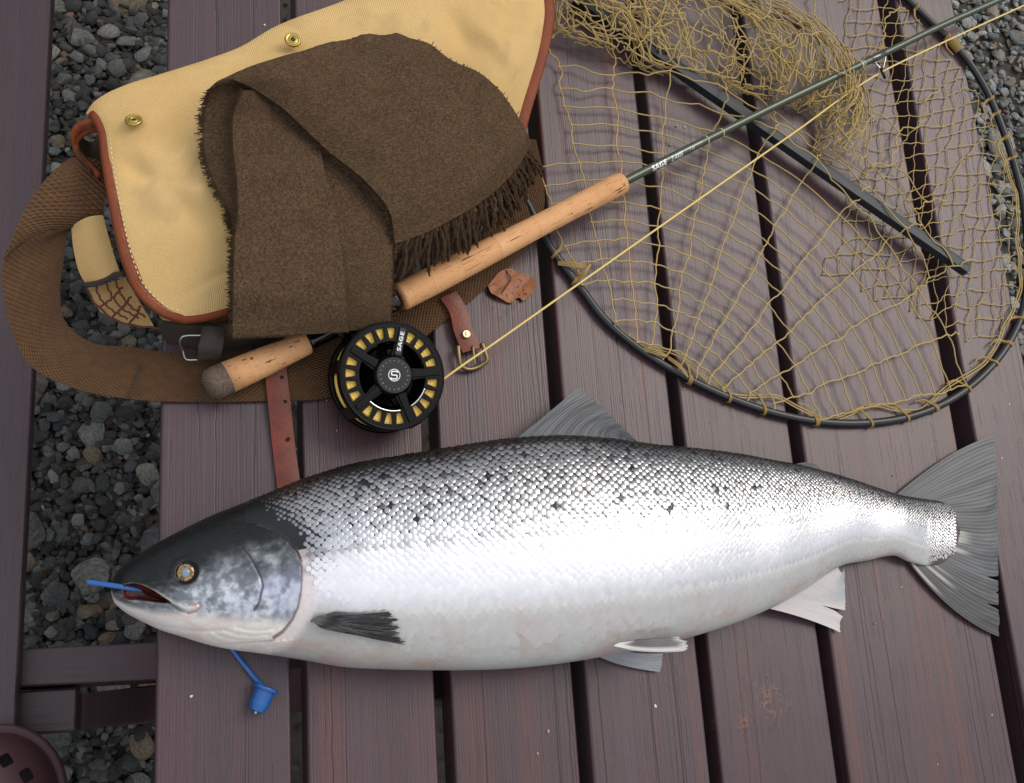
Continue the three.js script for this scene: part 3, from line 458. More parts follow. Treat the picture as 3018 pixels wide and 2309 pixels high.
  fin('pectoral_fin', [[0.0971,0.806,0.1834],[0.0977,0.806,0.1822],[0.099,0.806,0.1811],[0.1009,0.806,0.1802],[0.1034,0.806,0.1797],[0.1065,0.806,0.1795]], [[0.1273,0.804,0.1933],[0.1283,0.806,0.1904],[0.1289,0.807,0.1867],[0.1294,0.808,0.1837],[0.13,0.809,0.1814],[0.1306,0.809,0.1801]], [[0.1662,0.799,0.2019],[0.1642,0.803,0.1961],[0.1612,0.806,0.1906],[0.159,0.808,0.1856],[0.1568,0.81,0.1819],[0.1536,0.81,0.1793]], 0.003,
    (u, v, r, n) => mixc(mixc([0.028, 0.027, 0.03], [0.085, 0.08, 0.08], 0.3 * r + 0.7 * n), [0.012, 0.012, 0.013], (1 - r) * sst(0.3, 0.9, v) * 0.8), { rag: 0.16, rays: 12, s: 11, ridge: 0.0022, cut: [[0.22, 0.03, 0.16], [0.42, 0.03, 0.22], [0.6, 0.025, 0.14], [0.8, 0.03, 0.18]], label: 'dark narrow breast fin folded along the flank' });
  fin('pelvic_fin', [[0.3187,0.797,0.2096],[0.3211,0.797,0.2083],[0.3242,0.797,0.2075],[0.3272,0.797,0.2073],[0.3302,0.797,0.2071]], [[0.3494,0.796,0.2151],[0.3496,0.796,0.2127],[0.3503,0.796,0.2104],[0.3505,0.796,0.208],[0.3504,0.796,0.206]], [[0.381,0.791,0.2156],[0.3844,0.791,0.2134],[0.3832,0.791,0.2102],[0.3804,0.791,0.2073],[0.3752,0.791,0.205]], 0.0014,
    (u, v, r, n) => mixc(mixc([0.62, 0.60, 0.56], [0.5, 0.5, 0.5], n), [0.05, 0.05, 0.055], sst(0.22, 0.42, u) * (0.62 + 0.38 * sst(0.4, 0.6, r)) * sst(0.02, 0.2, v) * (1 - 0.8 * sst(0.85, 1, v))), { rag: 0.10, rays: 9, s: 13, ridge: 0.0008, label: 'white belly fin with dark streaks' });
  fin('pelvic_fin', [[0.3248,0.75,0.2145],[0.3304,0.75,0.2133],[0.336,0.75,0.2122],[0.3424,0.75,0.2111]], [[0.3508,0.746,0.2234],[0.3551,0.746,0.22],[0.3594,0.746,0.2167],[0.3629,0.746,0.214]], [[0.3807,0.744,0.2292],[0.3821,0.744,0.2242],[0.383,0.744,0.2193],[0.3839,0.744,0.215]], 0.002,
    (u, v, r, n) => mixc([0.16, 0.18, 0.20], [0.32, 0.34, 0.36], 0.3 * r + 0.7 * n), { rag: 0.04, rays: 8, s: 17, label: 'thin grey belly fin lying flat on the plank' });
  fin('anal_fin', [[0.4774,0.756,0.1848],[0.4951,0.756,0.1779],[0.5141,0.756,0.1694],[0.5318,0.756,0.1599],[0.5497,0.752,0.1505]], [[0.5165,0.75,0.1949],[0.5236,0.75,0.1844],[0.5335,0.75,0.1786],[0.5451,0.75,0.1697],[0.5546,0.75,0.1567]], [[0.5492,0.744,0.2065],[0.5516,0.744,0.1981],[0.557,0.744,0.1882],[0.5597,0.744,0.1695],[0.5627,0.744,0.1494]], 0.003,
    (u, v, r, n) => mixc(mixc([0.50, 0.48, 0.47], [0.50, 0.42, 0.40], sst(0.5, 0.7, n) * 0.6), [0.30, 0.34, 0.37], sst(0.3, 0.55, u) * sst(0.25, 0.9, v) * (0.5 + 0.5 * r)), { rag: 0.05, rays: 13, s: 19, cut: [[0.30, 0.035, 0.40], [0.26, 0.02, 0.1]], ridge: 0.0006, label: 'pale split fin behind the belly' });
  // plastic tag threaded through mouth and gill
  const blue = std({ color: new THREE.Color().setRGB(0.004, 0.085, 0.31), roughness: 0.28, clearcoat: 0.3 });
  const tagAt = [[0.0722,0.746,0.2293]][0], tag = thing('fish_tag', 'blue plastic carcass tag threaded through the salmon mouth and gill', 'tag', [tagAt[0], TY, tagAt[2]]);
  part('strap', tube(sample([[-0.0458,0.77,0.1479],[-0.0399,0.771,0.1491],[-0.0239,0.773,0.1523],[-0.009,0.772,0.1552],[0.0016,0.768,0.1567],[0.0141,0.76,0.1594],[0.0286,0.752,0.1713],[0.045,0.744,0.1875],[0.052,0.7435,0.1968],[0.0584,0.7435,0.2055],[0.0679,0.7445,0.2175],[0.071,0.746,0.221]], 60), 0.0013, 8, { flat: [1.35, 0.75] }), blue, tag);
  const s0 = [[0.0738,0.7495,0.2219]][0], s1 = [[0.0669,0.7478,0.2378]][0];
  part('seal_barrel', turned(s0, s1, [[0, 0], [0, 0.0088], [0.0006, 0.0094], [0.0024, 0.0094], [0.003, 0.0084], [0.0032, 0.0074], [0.011, 0.0070], [0.0114, 0.0073], [0.0128, 0.0073], [0.0132, 0.0069], [0.0172, 0.0062], [0.0180, 0.0054], [0.0180, 0]], 28), blue, tag);
  part('strap_end', turned([[0.0672,0.7478,0.2372]][0], [[0.0662,0.7475,0.2393]][0], [[0, 0.0009], [0.003, 0.0008], [0.003, 0]], 10), std({ color: 0xb8c8d8, roughness: 0.3 }), tag);
}
console.log('fish');
// ---------------------------------------------------------------- cloth, leather and cord materials
const twill = texture(256, 256, (u, v, i, j) => { const d = Math.abs((((u + v * 1.0) * 16) % 1) - 0.5) * 2; return 0.35 + 0.4 * sst(0.1, 0.7, d) + 0.3 * (fbm(u * 64, v * 64, 2, 3, 64) - 0.5); });
const canvasMap = texture(1024, 1024, (u, v, i, j) => {
  const n = fbm(u * 7, v * 7, 4, 21, 7), m = fbm(u * 17, v * 17, 3, 22, 17), d = Math.abs((((u + v) * 190) % 1) - 0.5) * 2, g = hash(i, j, 3);
  let c = mixc([202, 166, 106], [222, 190, 128], n); c = mixc(c, [176, 144, 104], 0.35 * sst(0.55, 0.75, m * 0.6 + n * 0.4)); c = mixc(c, [168, 136, 88], 0.20 * (1 - sst(0.2, 0.6, d)));
  const k = 1 + 0.10 * (g - 0.5); return c.map((x) => x * k);
}, true);
const canvasMat = std({ map: rep(canvasMap, 2.5, 2.5), bumpMap: rep(twill, 26, 26), bumpScale: 0.0006, roughness: 0.85, sheen: 0.1, sheenRoughness: 0.6 });

const leatherB = texture(256, 256, (u, v) => 0.5 + 0.6 * (fbm(u * 40, v * 40, 3, 5, 40) - 0.5));
const leatherMap = texture(256, 256, (u, v, i, j) => { const n = fbm(u * 10, v * 10, 4, 6, 10), q = 0.9 + 0.2 * hash(i, j, 9); return mixc([100, 42, 14], [146, 70, 28], n).map((x) => x * q); }, true);
const leather = std({ map: rep(leatherMap, 12, 12), bumpMap: rep(leatherB, 14, 14), bumpScale: 0.0003, roughness: 0.42, specularIntensity: 0.8 });
const leatherRed = std({ map: rep(leatherMap, 12, 12), color: 0xd8b09a, bumpMap: rep(leatherB, 14, 14), bumpScale: 0.0003, roughness: 0.5 });
const leatherPale = std({ map: rep(leatherMap, 12, 12), color: 0xe6c8b0, bumpMap: rep(leatherB, 14, 14), bumpScale: 0.0003, roughness: 0.45 });
const leatherDark = std({ color: 0x3b332c, bumpMap: rep(leatherB, 14, 14), bumpScale: 0.0003, roughness: 0.7 });
const webB = texture(128, 128, (u, v) => { const a = Math.sin(u * 6.2832 * 8), b = Math.sin(v * 6.2832 * 8 + (Math.floor(u * 16) % 2 ? 1.6 : -1.6)); return 0.5 + 0.3 * a * a * b + 0.15 * b; });
const webMap = texture(256, 256, (u, v, i, j) => { const b = Math.sin(v * 6.2832 * 32 + (Math.floor(u * 64) % 2 ? 1.6 : -1.6)), n = fbm(u * 12, v * 12, 3, 4, 12), q = 0.85 + 0.3 * hash(i, j, 2); return mixc([70, 47, 26], [110, 77, 44], 0.45 * n + 0.3 + 0.25 * b).map((x) => x * q); }, true);
const webbing = std({ map: rep(webMap, 14, 14), bumpMap: rep(webB, 32, 32), bumpScale: 0.002, roughness: 0.85 });
const brass = std({ color: 0xb09a52, metalness: 0.9, roughness: 0.32 });
const oldBrass = std({ color: 0x8d7c58, metalness: 0.85, roughness: 0.4 });
const thread = std({ color: 0xd9c8a0, roughness: 0.8 });
const band = (l, r, n, thick, m, bulge = 0) => { const fl = spline(l), fr = spline(r), L = lengthOf(l), W0 = Math.hypot(...l[0].map((v, k) => v - r[0][k])); return sheet(8, n, (u, v) => { const a = fl(v), b = fr(v), p = a.map((x, k) => lerp(x, b[k], u)); p[1] += bulge * 4 * u * (1 - u); return p; }, thick, { lu: W0, lv: L }); };

// ---------------------------------------------------------------- fishing bag
const bagAt = [[0.1071,0.74,-0.1779]][0];
const bag = thing('fishing_bag', 'cream canvas fishing bag with tan leather binding and brown webbing shoulder strap', 'bag', [bagAt[0], TY, bagAt[2]]);
{
  const left = [[-0.0565,0.795,-0.187],[-0.0524,0.798,-0.1824],[-0.047,0.8,-0.1713],[-0.0431,0.8,-0.1458],[-0.0376,0.798,-0.1144],[-0.0319,0.795,-0.0874],[-0.0261,0.792,-0.0677],[-0.0189,0.788,-0.0527],[-0.0106,0.786,-0.044],[-0.0003,0.784,-0.0375],[0.0142,0.783,-0.0342]];
  const right = [[0.2839,0.79,-0.4265],[0.3046,0.795,-0.3783],[0.309,0.795,-0.3461],[0.3097,0.795,-0.323],[0.3051,0.795,-0.2972],[0.2993,0.795,-0.2762],[0.2906,0.795,-0.2507],[0.2812,0.795,-0.2235],[0.2726,0.792,-0.1921],[0.2677,0.79,-0.1708],[0.2657,0.788,-0.1557]];
  const backE = [[-0.0565,0.795,-0.187],[-0.0528,0.798,-0.1929],[-0.0447,0.8,-0.2003],[-0.032,0.802,-0.2079],[-0.0069,0.802,-0.2206],[0.0298,0.802,-0.2391],[0.0545,0.795,-0.2577],[0.0759,0.795,-0.2755],[0.1355,0.795,-0.3106],[0.1993,0.795,-0.354],[0.2592,0.795,-0.3989],[0.2839,0.79,-0.4265]];
  const front = [[0.0142,0.783,-0.0342],[0.0287,0.783,-0.037],[0.0466,0.784,-0.0432],[0.0812,0.79,-0.0565],[0.1328,0.795,-0.0797],[0.1881,0.795,-0.1102],[0.2278,0.792,-0.1324],[0.2657,0.788,-0.1557]];
  const fl = spline(left), fr = spline(right), fb = spline(backE), ff = spline(front);
  const fold = (a, b, w) => (x, z) => { const bx = b[0] - a[0], bz = b[2] - a[2], l = Math.hypot(bx, bz), t = ((x - a[0]) * bx + (z - a[2]) * bz) / (l * l), d = ((x - a[0]) * bz - (z - a[2]) * bx) / l; return (t < -0.1 || t > 1.1) ? 0 : Math.exp(-((d / w) ** 2)) * Math.sin(clamp(t, 0, 1) * Math.PI); };
  const creases = [[fold([[0.0229,0.81,-0.2]][0], [[-0.009,0.81,-0.1476]][0], 0.010), -0.007], [fold([[-0.0086,0.81,-0.1256]][0], [[0.0398,0.81,-0.0931]][0], 0.009), -0.006], [fold([[-0.0177,0.81,-0.1104]][0], [[0.0365,0.81,-0.1221]][0], 0.010), 0.005], [fold([[-0.0342,0.81,-0.1488]][0], [[-0.0086,0.81,-0.1256]][0], 0.006), -0.005], [fold([[0.2359,0.81,-0.289]][0], [[0.2734,0.81,-0.2505]][0], 0.008), 0.006], [fold([[0.2169,0.81,-0.3038]][0], [[0.234,0.81,-0.2585]][0], 0.009), -0.006], [fold([[0.0463,0.81,-0.2106]][0], [[0.0952,0.81,-0.2487]][0], 0.012), 0.003], [fold([[0.2508,0.81,-0.2736]][0], [[0.2807,0.81,-0.2953]][0], 0.007), -0.003]];
  const flapPt = (u, v) => {
    const a = fl(v), b = fr(v), c = fb(u), d = ff(u), p00 = fb(0), p10 = fb(1), p01 = ff(0), p11 = ff(1);
    const p = a.map((_, k) => lerp(a[k], b[k], u) + lerp(c[k], d[k], v) - lerp(lerp(p00[k], p10[k], u), lerp(p01[k], p11[k], u), v));
    const e = Math.min(1, 6 * u, 6 * (1 - u)), g = Math.sin(Math.PI * v) ** 0.7;
    p[1] += 0.018 * g * (0.35 + 0.65 * e);
    for (const [f, h] of creases) p[1] += f(p[0], p[2]) * h;
    p[1] += e * (0.006 * (fbm(p[0] * 14, p[2] * 14, 3, 61) - 0.5) - 0.002 * Math.exp(-(((fbm(p[0] * 11 + 4, p[2] * 11, 2, 67) - 0.5) / 0.035) ** 2))) * g;
    return p;
  };
  const flap = part('flap', sheet(170, 120, flapPt, 0.0022, { lu: 0.44, lv: 0.24 }), canvasMat, bag, 'cream canvas flap');
  // back panel falling from the far edge to the table and the body under the flap
  part('back_panel', sheet(80, 10, (u, v) => { const p = fb(u), q = [p[0] + 0.022 * v, 0, p[2] - 0.035 * v]; return [q[0], lerp(p[1] - 0.0015, TY + 0.0015, v ** 1.2), q[2]]; }, 0.002, { lu: 0.44, lv: 0.06 }), canvasMat, bag);
  part('front_panel', sheet(80, 10, (u, v) => { const p = ff(0.02 + 0.98 * u), q = ff(clamp(0.02 + 0.98 * u)); return [p[0] + 0.002, lerp(p[1] - 0.004, TY + 0.0015, v), q[2] - 0.014 - 0.004 * Math.sin(v * 3.1)]; }, 0.002, { lu: 0.35, lv: 0.05 }), canvasMat, bag);
  part('bottom_panel', sheet(40, 30, (u, v) => { const p = flapPt(0.09 + 0.88 * u, 0.10 + 0.84 * v); return [p[0], TY + 0.003, p[2]]; }, 0.002, { lu: 0.4, lv: 0.2 }), canvasMat, bag);
  part('end_gusset', sheet(30, 10, (u, v) => { const p = flapPt(0.045, 0.10 + 0.8 * u); return [p[0] + 0.012 * Math.sin(v * 3.14), lerp(p[1] - 0.012, TY + 0.002, v), p[2]]; }, 0.002, { lu: 0.2, lv: 0.05 }), canvasMat, bag);
  part('end_gusset', sheet(30, 10, (u, v) => { const p = flapPt(0.975, 0.08 + 0.84 * u); return [p[0], lerp(p[1] - 0.008, TY + 0.002, v), p[2]]; }, 0.002, { lu: 0.2, lv: 0.05 }), canvasMat, bag);
  // rolled leather binding with a stitched line
  const edge = []; for (let k = 0; k <= 60; k++) edge.push(flapPt(0, lerp(0.03, 1, k / 60))); for (let k = 1; k <= 30; k++) edge.push(flapPt(k / 30 * 0.22, 1));
  const inner = edge.map((p, i) => { const a = edge[Math.max(0, i - 1)], b = edge[Math.min(edge.length - 1, i + 1)], tx = b[0] - a[0], tz = b[2] - a[2], l = Math.hypot(tx, tz); return [tz / l, -tx / l]; });
  const off = (d, h) => edge.map((p, i) => [p[0] + inner[i][0] * d, p[1] + h, p[2] + inner[i][1] * d]);
  const bind = part('leather_binding', [tube(off(0.0016, -0.0004), 0.0034, 12), (() => { const a = off(0.0012, 0.0026), b = off(0.0092, 0.0022), n = edge.length - 1; return sheet(4, n, (u, v) => { const i = Math.round(v * n); return a[i].map((x, k) => lerp(x, b[i][k], u)); }, 0.0016, { lu: 0.01, lv: 0.4 }); })()], leather, bag);
  const st = off(0.0058, 0.0034), dash = [];
  const dense = sample(st, 240); for (let i = 0; i + 2 < dense.length; i += 4) dash.push(tube([dense[i], dense[i + 1].map((x, k) => (x + dense[i + 1][k]) / 2), dense[i + 2]], 0.00045, 5));
  part('stitching', dash, thread, bind);
  const redge = []; for (let k = 0; k <= 60; k++) redge.push(flapPt(1, k / 60));
  part('leather_binding', tube(redge, 0.0042, 10, { flat: [1.2, 0.8] }), leather, bag);
  // brass studs
  for (const [uv0, tilt] of [[[[0.0898,0.817,-0.2525]][0], 0.0], [[[-0.0235,0.816,-0.1725]][0], 0.45]]) {
    const p = uv0, prof = [[0, -0.0002], [0.0016, -0.0002], [0.0018, 0.0010], [0.0026, 0.0012], [0.0034, 0.0003], [0.0042, 0.0003], [0.0048, 0.0010], [0.0058, 0.0007], [0.0062, -0.0004], [0.0060, -0.001], [0, -0.001]].map(([r, y]) => new THREE.Vector2(r, y));
    const g = new THREE.LatheGeometry(prof, 32); g.rotateX(-tilt).rotateY(0.3).translate(p[0], p[1] + 0.0015, p[2]); const sd = part('stud', g, brass, bag), hole = new THREE.CylinderGeometry(0.0016, 0.0016, 0.0006, 16); hole.rotateX(-tilt).rotateY(0.3).translate(p[0], p[1] + 0.0016, p[2]); part('stud_hole', hole, std({ color: 0x2a1f10, roughness: 0.6 }), sd);
  }
  // leather edged bellows at the bag's end
  part('gusset_binding', band([[-0.0524,0.798,-0.1824],[-0.0588,0.796,-0.1805],[-0.0645,0.792,-0.1776],[-0.0672,0.786,-0.1731],[-0.066,0.78,-0.1681]], [[-0.0473,0.798,-0.1791],[-0.0549,0.795,-0.1762],[-0.0601,0.79,-0.1746],[-0.0628,0.784,-0.1716],[-0.0629,0.778,-0.1679]], 30, 0.003, leather, 0.002), leather, bag);
  part('gusset_binding', tube(sample([[-0.0475,0.79,-0.1782],[-0.0545,0.788,-0.1771],[-0.0603,0.784,-0.1748],[-0.0636,0.78,-0.1714],[-0.0629,0.777,-0.1662],[-0.0576,0.775,-0.1594],[-0.0517,0.775,-0.1532],[-0.0463,0.777,-0.1466]], 30), 0.0026, 8), leather, bag);
  part('gusset_fold', sheet(12, 12, (u, v) => { const a = spline([[-0.0606,0.78,-0.177],[-0.0622,0.78,-0.1692],[-0.058,0.78,-0.1576],[-0.052,0.78,-0.1491]])(v), b = spline([[-0.0476,0.77,-0.1856],[-0.0467,0.77,-0.1761],[-0.0463,0.77,-0.1627],[-0.0452,0.77,-0.1494]])(v); return a.map((x, k) => lerp(x, b[k], u) - (k === 1 ? 0.012 * Math.sin(u * 3.14) : 0)); }, 0.0015, { lu: 0.03, lv: 0.05 }), std({ color: 0x3a2c1c, roughness: 0.9 }), bag);
  part('side_pocket', sheet(14, 20, (u, v) => { const a = spline([[-0.0658,0.758,-0.1136],[-0.0631,0.758,-0.0938],[-0.0582,0.755,-0.077],[-0.0536,0.752,-0.0697]])(v), b = spline([[-0.0437,0.77,-0.1188],[-0.038,0.77,-0.0978],[-0.0331,0.768,-0.0821],[-0.0291,0.764,-0.073]])(v); const p = a.map((x, k) => lerp(x, b[k], u)); p[1] += 0.006 * Math.sin(u * 3.1); return p; }, 0.002, { lu: 0.03, lv: 0.06 }), canvasMat, bag, 'small cream canvas end pocket');
  part('pocket_binding', tube(sample([[-0.0548,0.754,-0.0696],[-0.0441,0.761,-0.0697],[-0.0342,0.766,-0.0741],[-0.0277,0.77,-0.0736]], 16), 0.0022, 8), leatherDark, bag);
  // red cord mesh pocket
  const cord = [], cm = [[[-0.0542,0.752,-0.069],[-0.0502,0.75,-0.0612],[-0.0436,0.749,-0.0531],[-0.0324,0.75,-0.0446],[-0.016,0.752,-0.0402],[0.0036,0.754,-0.0389],[0.0236,0.754,-0.039]], [[-0.0477,0.756,-0.0692],[-0.0443,0.754,-0.06],[-0.0364,0.754,-0.0517],[-0.0252,0.755,-0.0446]], [[-0.0406,0.76,-0.0702],[-0.0359,0.758,-0.0603],[-0.0286,0.758,-0.0513],[-0.0174,0.758,-0.0446]], [[-0.0342,0.764,-0.0712],[-0.0301,0.762,-0.0613],[-0.0235,0.76,-0.053],[-0.0129,0.76,-0.0448]], [[-0.0448,0.752,-0.0534],[-0.0359,0.757,-0.0593],[-0.0289,0.763,-0.0661]], [[-0.0356,0.752,-0.0466],[-0.0286,0.756,-0.0527],[-0.0229,0.762,-0.0595]], [[-0.0239,0.752,-0.0421],[-0.0188,0.757,-0.047],[-0.0163,0.762,-0.0526]]];
  for (const c of cm) { const q = sample(c, 26).map((p, i) => [p[0] + 0.0004 * Math.sin(i * 1.3), p[1], p[2] + 0.0004 * Math.cos(i * 1.7)]); cord.push(tube(q, 0.0008, 6)); }
  part('mesh_pocket', cord, std({ color: 0x5a2a1c, roughness: 0.7 }), bag, 'dark red cord mesh pocket');
  part('pocket_lining', sheet(16, 10, (u, v) => { const a = spline([[-0.0538,0.748,-0.0698],[-0.0365,0.748,-0.0759],[-0.0274,0.748,-0.0794]])(u), b = spline([[-0.0443,0.746,-0.0527],[-0.0292,0.746,-0.0447],[-0.0062,0.746,-0.0427]])(u); return a.map((x, k) => lerp(x, b[k], v)); }, 0.002, { lu: 0.05, lv: 0.04 }), canvasMat, bag);
  // webbing shoulder strap: out of the end, folded back, along the front, under the rod to the other end
  part('shoulder_strap', band([[-0.0673,0.774,-0.1613],[-0.0763,0.776,-0.1504],[-0.0859,0.774,-0.1379],[-0.0949,0.77,-0.1229],[-0.1029,0.766,-0.1023],[-0.1092,0.76,-0.0828]], [[-0.0469,0.77,-0.163],[-0.0439,0.77,-0.1496],[-0.0428,0.768,-0.1317],[-0.0446,0.764,-0.1207],[-0.0663,0.758,-0.1121],[-0.1,0.754,-0.0982]], 40, 0.0026, webbing, 0.003), webbing, bag, 'brown webbing shoulder strap, folded piece by the bag end');
  part('shoulder_strap', band([[-0.1038,0.76,-0.0976],[-0.1106,0.756,-0.0786],[-0.1079,0.752,-0.054],[-0.1017,0.748,-0.031],[-0.0899,0.746,-0.0097],[-0.0627,0.745,0.0053],[-0.0213,0.744,0.0133],[0.0278,0.744,0.0145],[0.0754,0.744,0.0128],[0.123,0.744,0.0089],[0.1543,0.744,-0.0054],[0.1851,0.744,-0.0294],[0.213,0.744,-0.0525],[0.2419,0.744,-0.0761],[0.2764,0.744,-0.1078],[0.2959,0.745,-0.129],[0.3129,0.746,-0.1667],[0.3126,0.75,-0.1912],[0.3038,0.762,-0.2198]], [[-0.0488,0.76,-0.12],[-0.0664,0.756,-0.1115],[-0.0702,0.752,-0.0885],[-0.0719,0.75,-0.0637],[-0.0675,0.748,-0.043],[-0.0513,0.746,-0.0293],[-0.019,0.745,-0.0261],[0.0175,0.744,-0.0215],[0.0722,0.744,-0.0278],[0.1077,0.744,-0.0321],[0.1371,0.744,-0.0463],[0.1639,0.744,-0.0702],[0.1916,0.744,-0.0917],[0.22,0.744,-0.1119],[0.2537,0.744,-0.1372],[0.2714,0.745,-0.1595],[0.2849,0.746,-0.1776],[0.2898,0.75,-0.1936],[0.2859,0.762,-0.218]], 150, 0.0028, webbing, 0.0015), webbing, bag, 'long brown webbing shoulder strap');
  part('strap_seam', tube(sample([[-0.022,0.749,0.0133],[-0.0184,0.749,0.0019],[-0.0142,0.749,-0.0142]], 12).map((p) => [p[0], p[1] - 0.001, p[2]]), 0.0007, 5), leatherDark, bag);
  // leather closing straps
  const ls = part('leather_strap', band([[0.0732,0.754,-0.0172],[0.0742,0.75,-0.0074],[0.0764,0.747,0.0136],[0.0799,0.744,0.0489],[0.0836,0.744,0.0844]], [[0.0892,0.754,-0.0207],[0.0903,0.75,-0.0116],[0.0931,0.747,0.0115],[0.0965,0.744,0.0452],[0.1008,0.744,0.081]], 40, 0.0026, leatherRed, 0.0008), leatherRed, bag, 'long reddish leather closing strap with holes');
  for (const c of [[[0.0869,0.7485,-0.0045]][0], [[0.0893,0.7465,0.014]][0], [[0.0914,0.746,0.0429]][0]]) { const g = new THREE.CylinderGeometry(0.0014, 0.0014, 0.0016, 12); g.translate(c[0], c[1] + 0.0003, c[2]); part('punched_hole', g, std({ color: 0x1a0a06, roughness: 0.9 }), ls); }
  const bs = part('leather_strap', band([[0.2145,0.749,-0.0749],[0.2213,0.749,-0.0639],[0.2246,0.749,-0.0465],[0.231,0.748,-0.0292]], [[0.2282,0.749,-0.082],[0.2354,0.749,-0.0694],[0.2398,0.749,-0.0511],[0.2478,0.748,-0.0342]], 24, 0.0034, leatherPale, 0.0008), leatherPale, bag, 'short leather buckle strap with brass rivet');
  const rv = [[0.2341,0.751,-0.0442]][0]; part('rivet', (() => { const g = new THREE.LatheGeometry([[0, 0.0012], [0.0014, 0.0012], [0.0018, 0.0006], [0.0028, 0.0012], [0.0036, 0.0006], [0.0037, -0.001]].map(([r, y]) => new THREE.Vector2(r, y)), 24); g.translate(rv[0], rv[1], rv[2]); return g; })(), std({ color: 0xc8b894, metalness: 0.9, roughness: 0.3 }), bs);
  part('buckle', tube(sample([[0.2271,0.749,-0.0347],[0.2274,0.749,-0.0268],[0.2298,0.747,-0.0181],[0.2324,0.746,-0.0169],[0.2491,0.746,-0.0214],[0.2509,0.747,-0.0227],[0.2493,0.749,-0.0315],[0.2477,0.749,-0.0378]], 60), 0.0019, 8), oldBrass, bs);
  part('buckle_pin', tube(sample([[0.2393,0.75,-0.0348],[0.2395,0.7505,-0.0275],[0.2403,0.749,-0.0194]], 8), 0.0011, 6), oldBrass, bs);
  const ds = part('leather_strap', band([[0.0268,0.77,-0.0357],[0.0262,0.77,-0.0271],[0.0245,0.766,-0.0197],[0.025,0.756,-0.0143]], [[0.042,0.77,-0.0349],[0.0427,0.77,-0.0262],[0.0417,0.766,-0.0189],[0.0403,0.756,-0.0141]], 20, 0.0032, leatherDark, 0.003), leatherDark, bag, 'dark leather keeper strap with thin steel buckle');
  part('buckle', tube(sample([[0.0269,0.768,-0.0296],[0.0126,0.766,-0.0272],[0.012,0.764,-0.0257],[0.0143,0.756,-0.0212],[0.0165,0.752,-0.016],[0.0252,0.752,-0.0156]], 30), 0.0009, 7), std({ color: 0xb8b4a8, metalness: 0.9, roughness: 0.25 }), ds);
  part('front_pocket', sheet(30, 12, (u, v) => { const a = spline([[-0.0032,0.768,-0.0373],[0.0229,0.768,-0.0363],[0.0563,0.768,-0.0413],[0.0908,0.768,-0.0578]])(u), b = spline([[0.0006,0.744,-0.0327],[0.0275,0.744,-0.027],[0.0652,0.744,-0.0313],[0.1008,0.744,-0.0479]])(u); return a.map((x, k) => lerp(x, b[k], v)); }, 0.003, { lu: 0.12, lv: 0.03 }), leatherDark, bag);  // canvas pocket in a dark tone: shadow below the flap put into colour
}
console.log('bag');

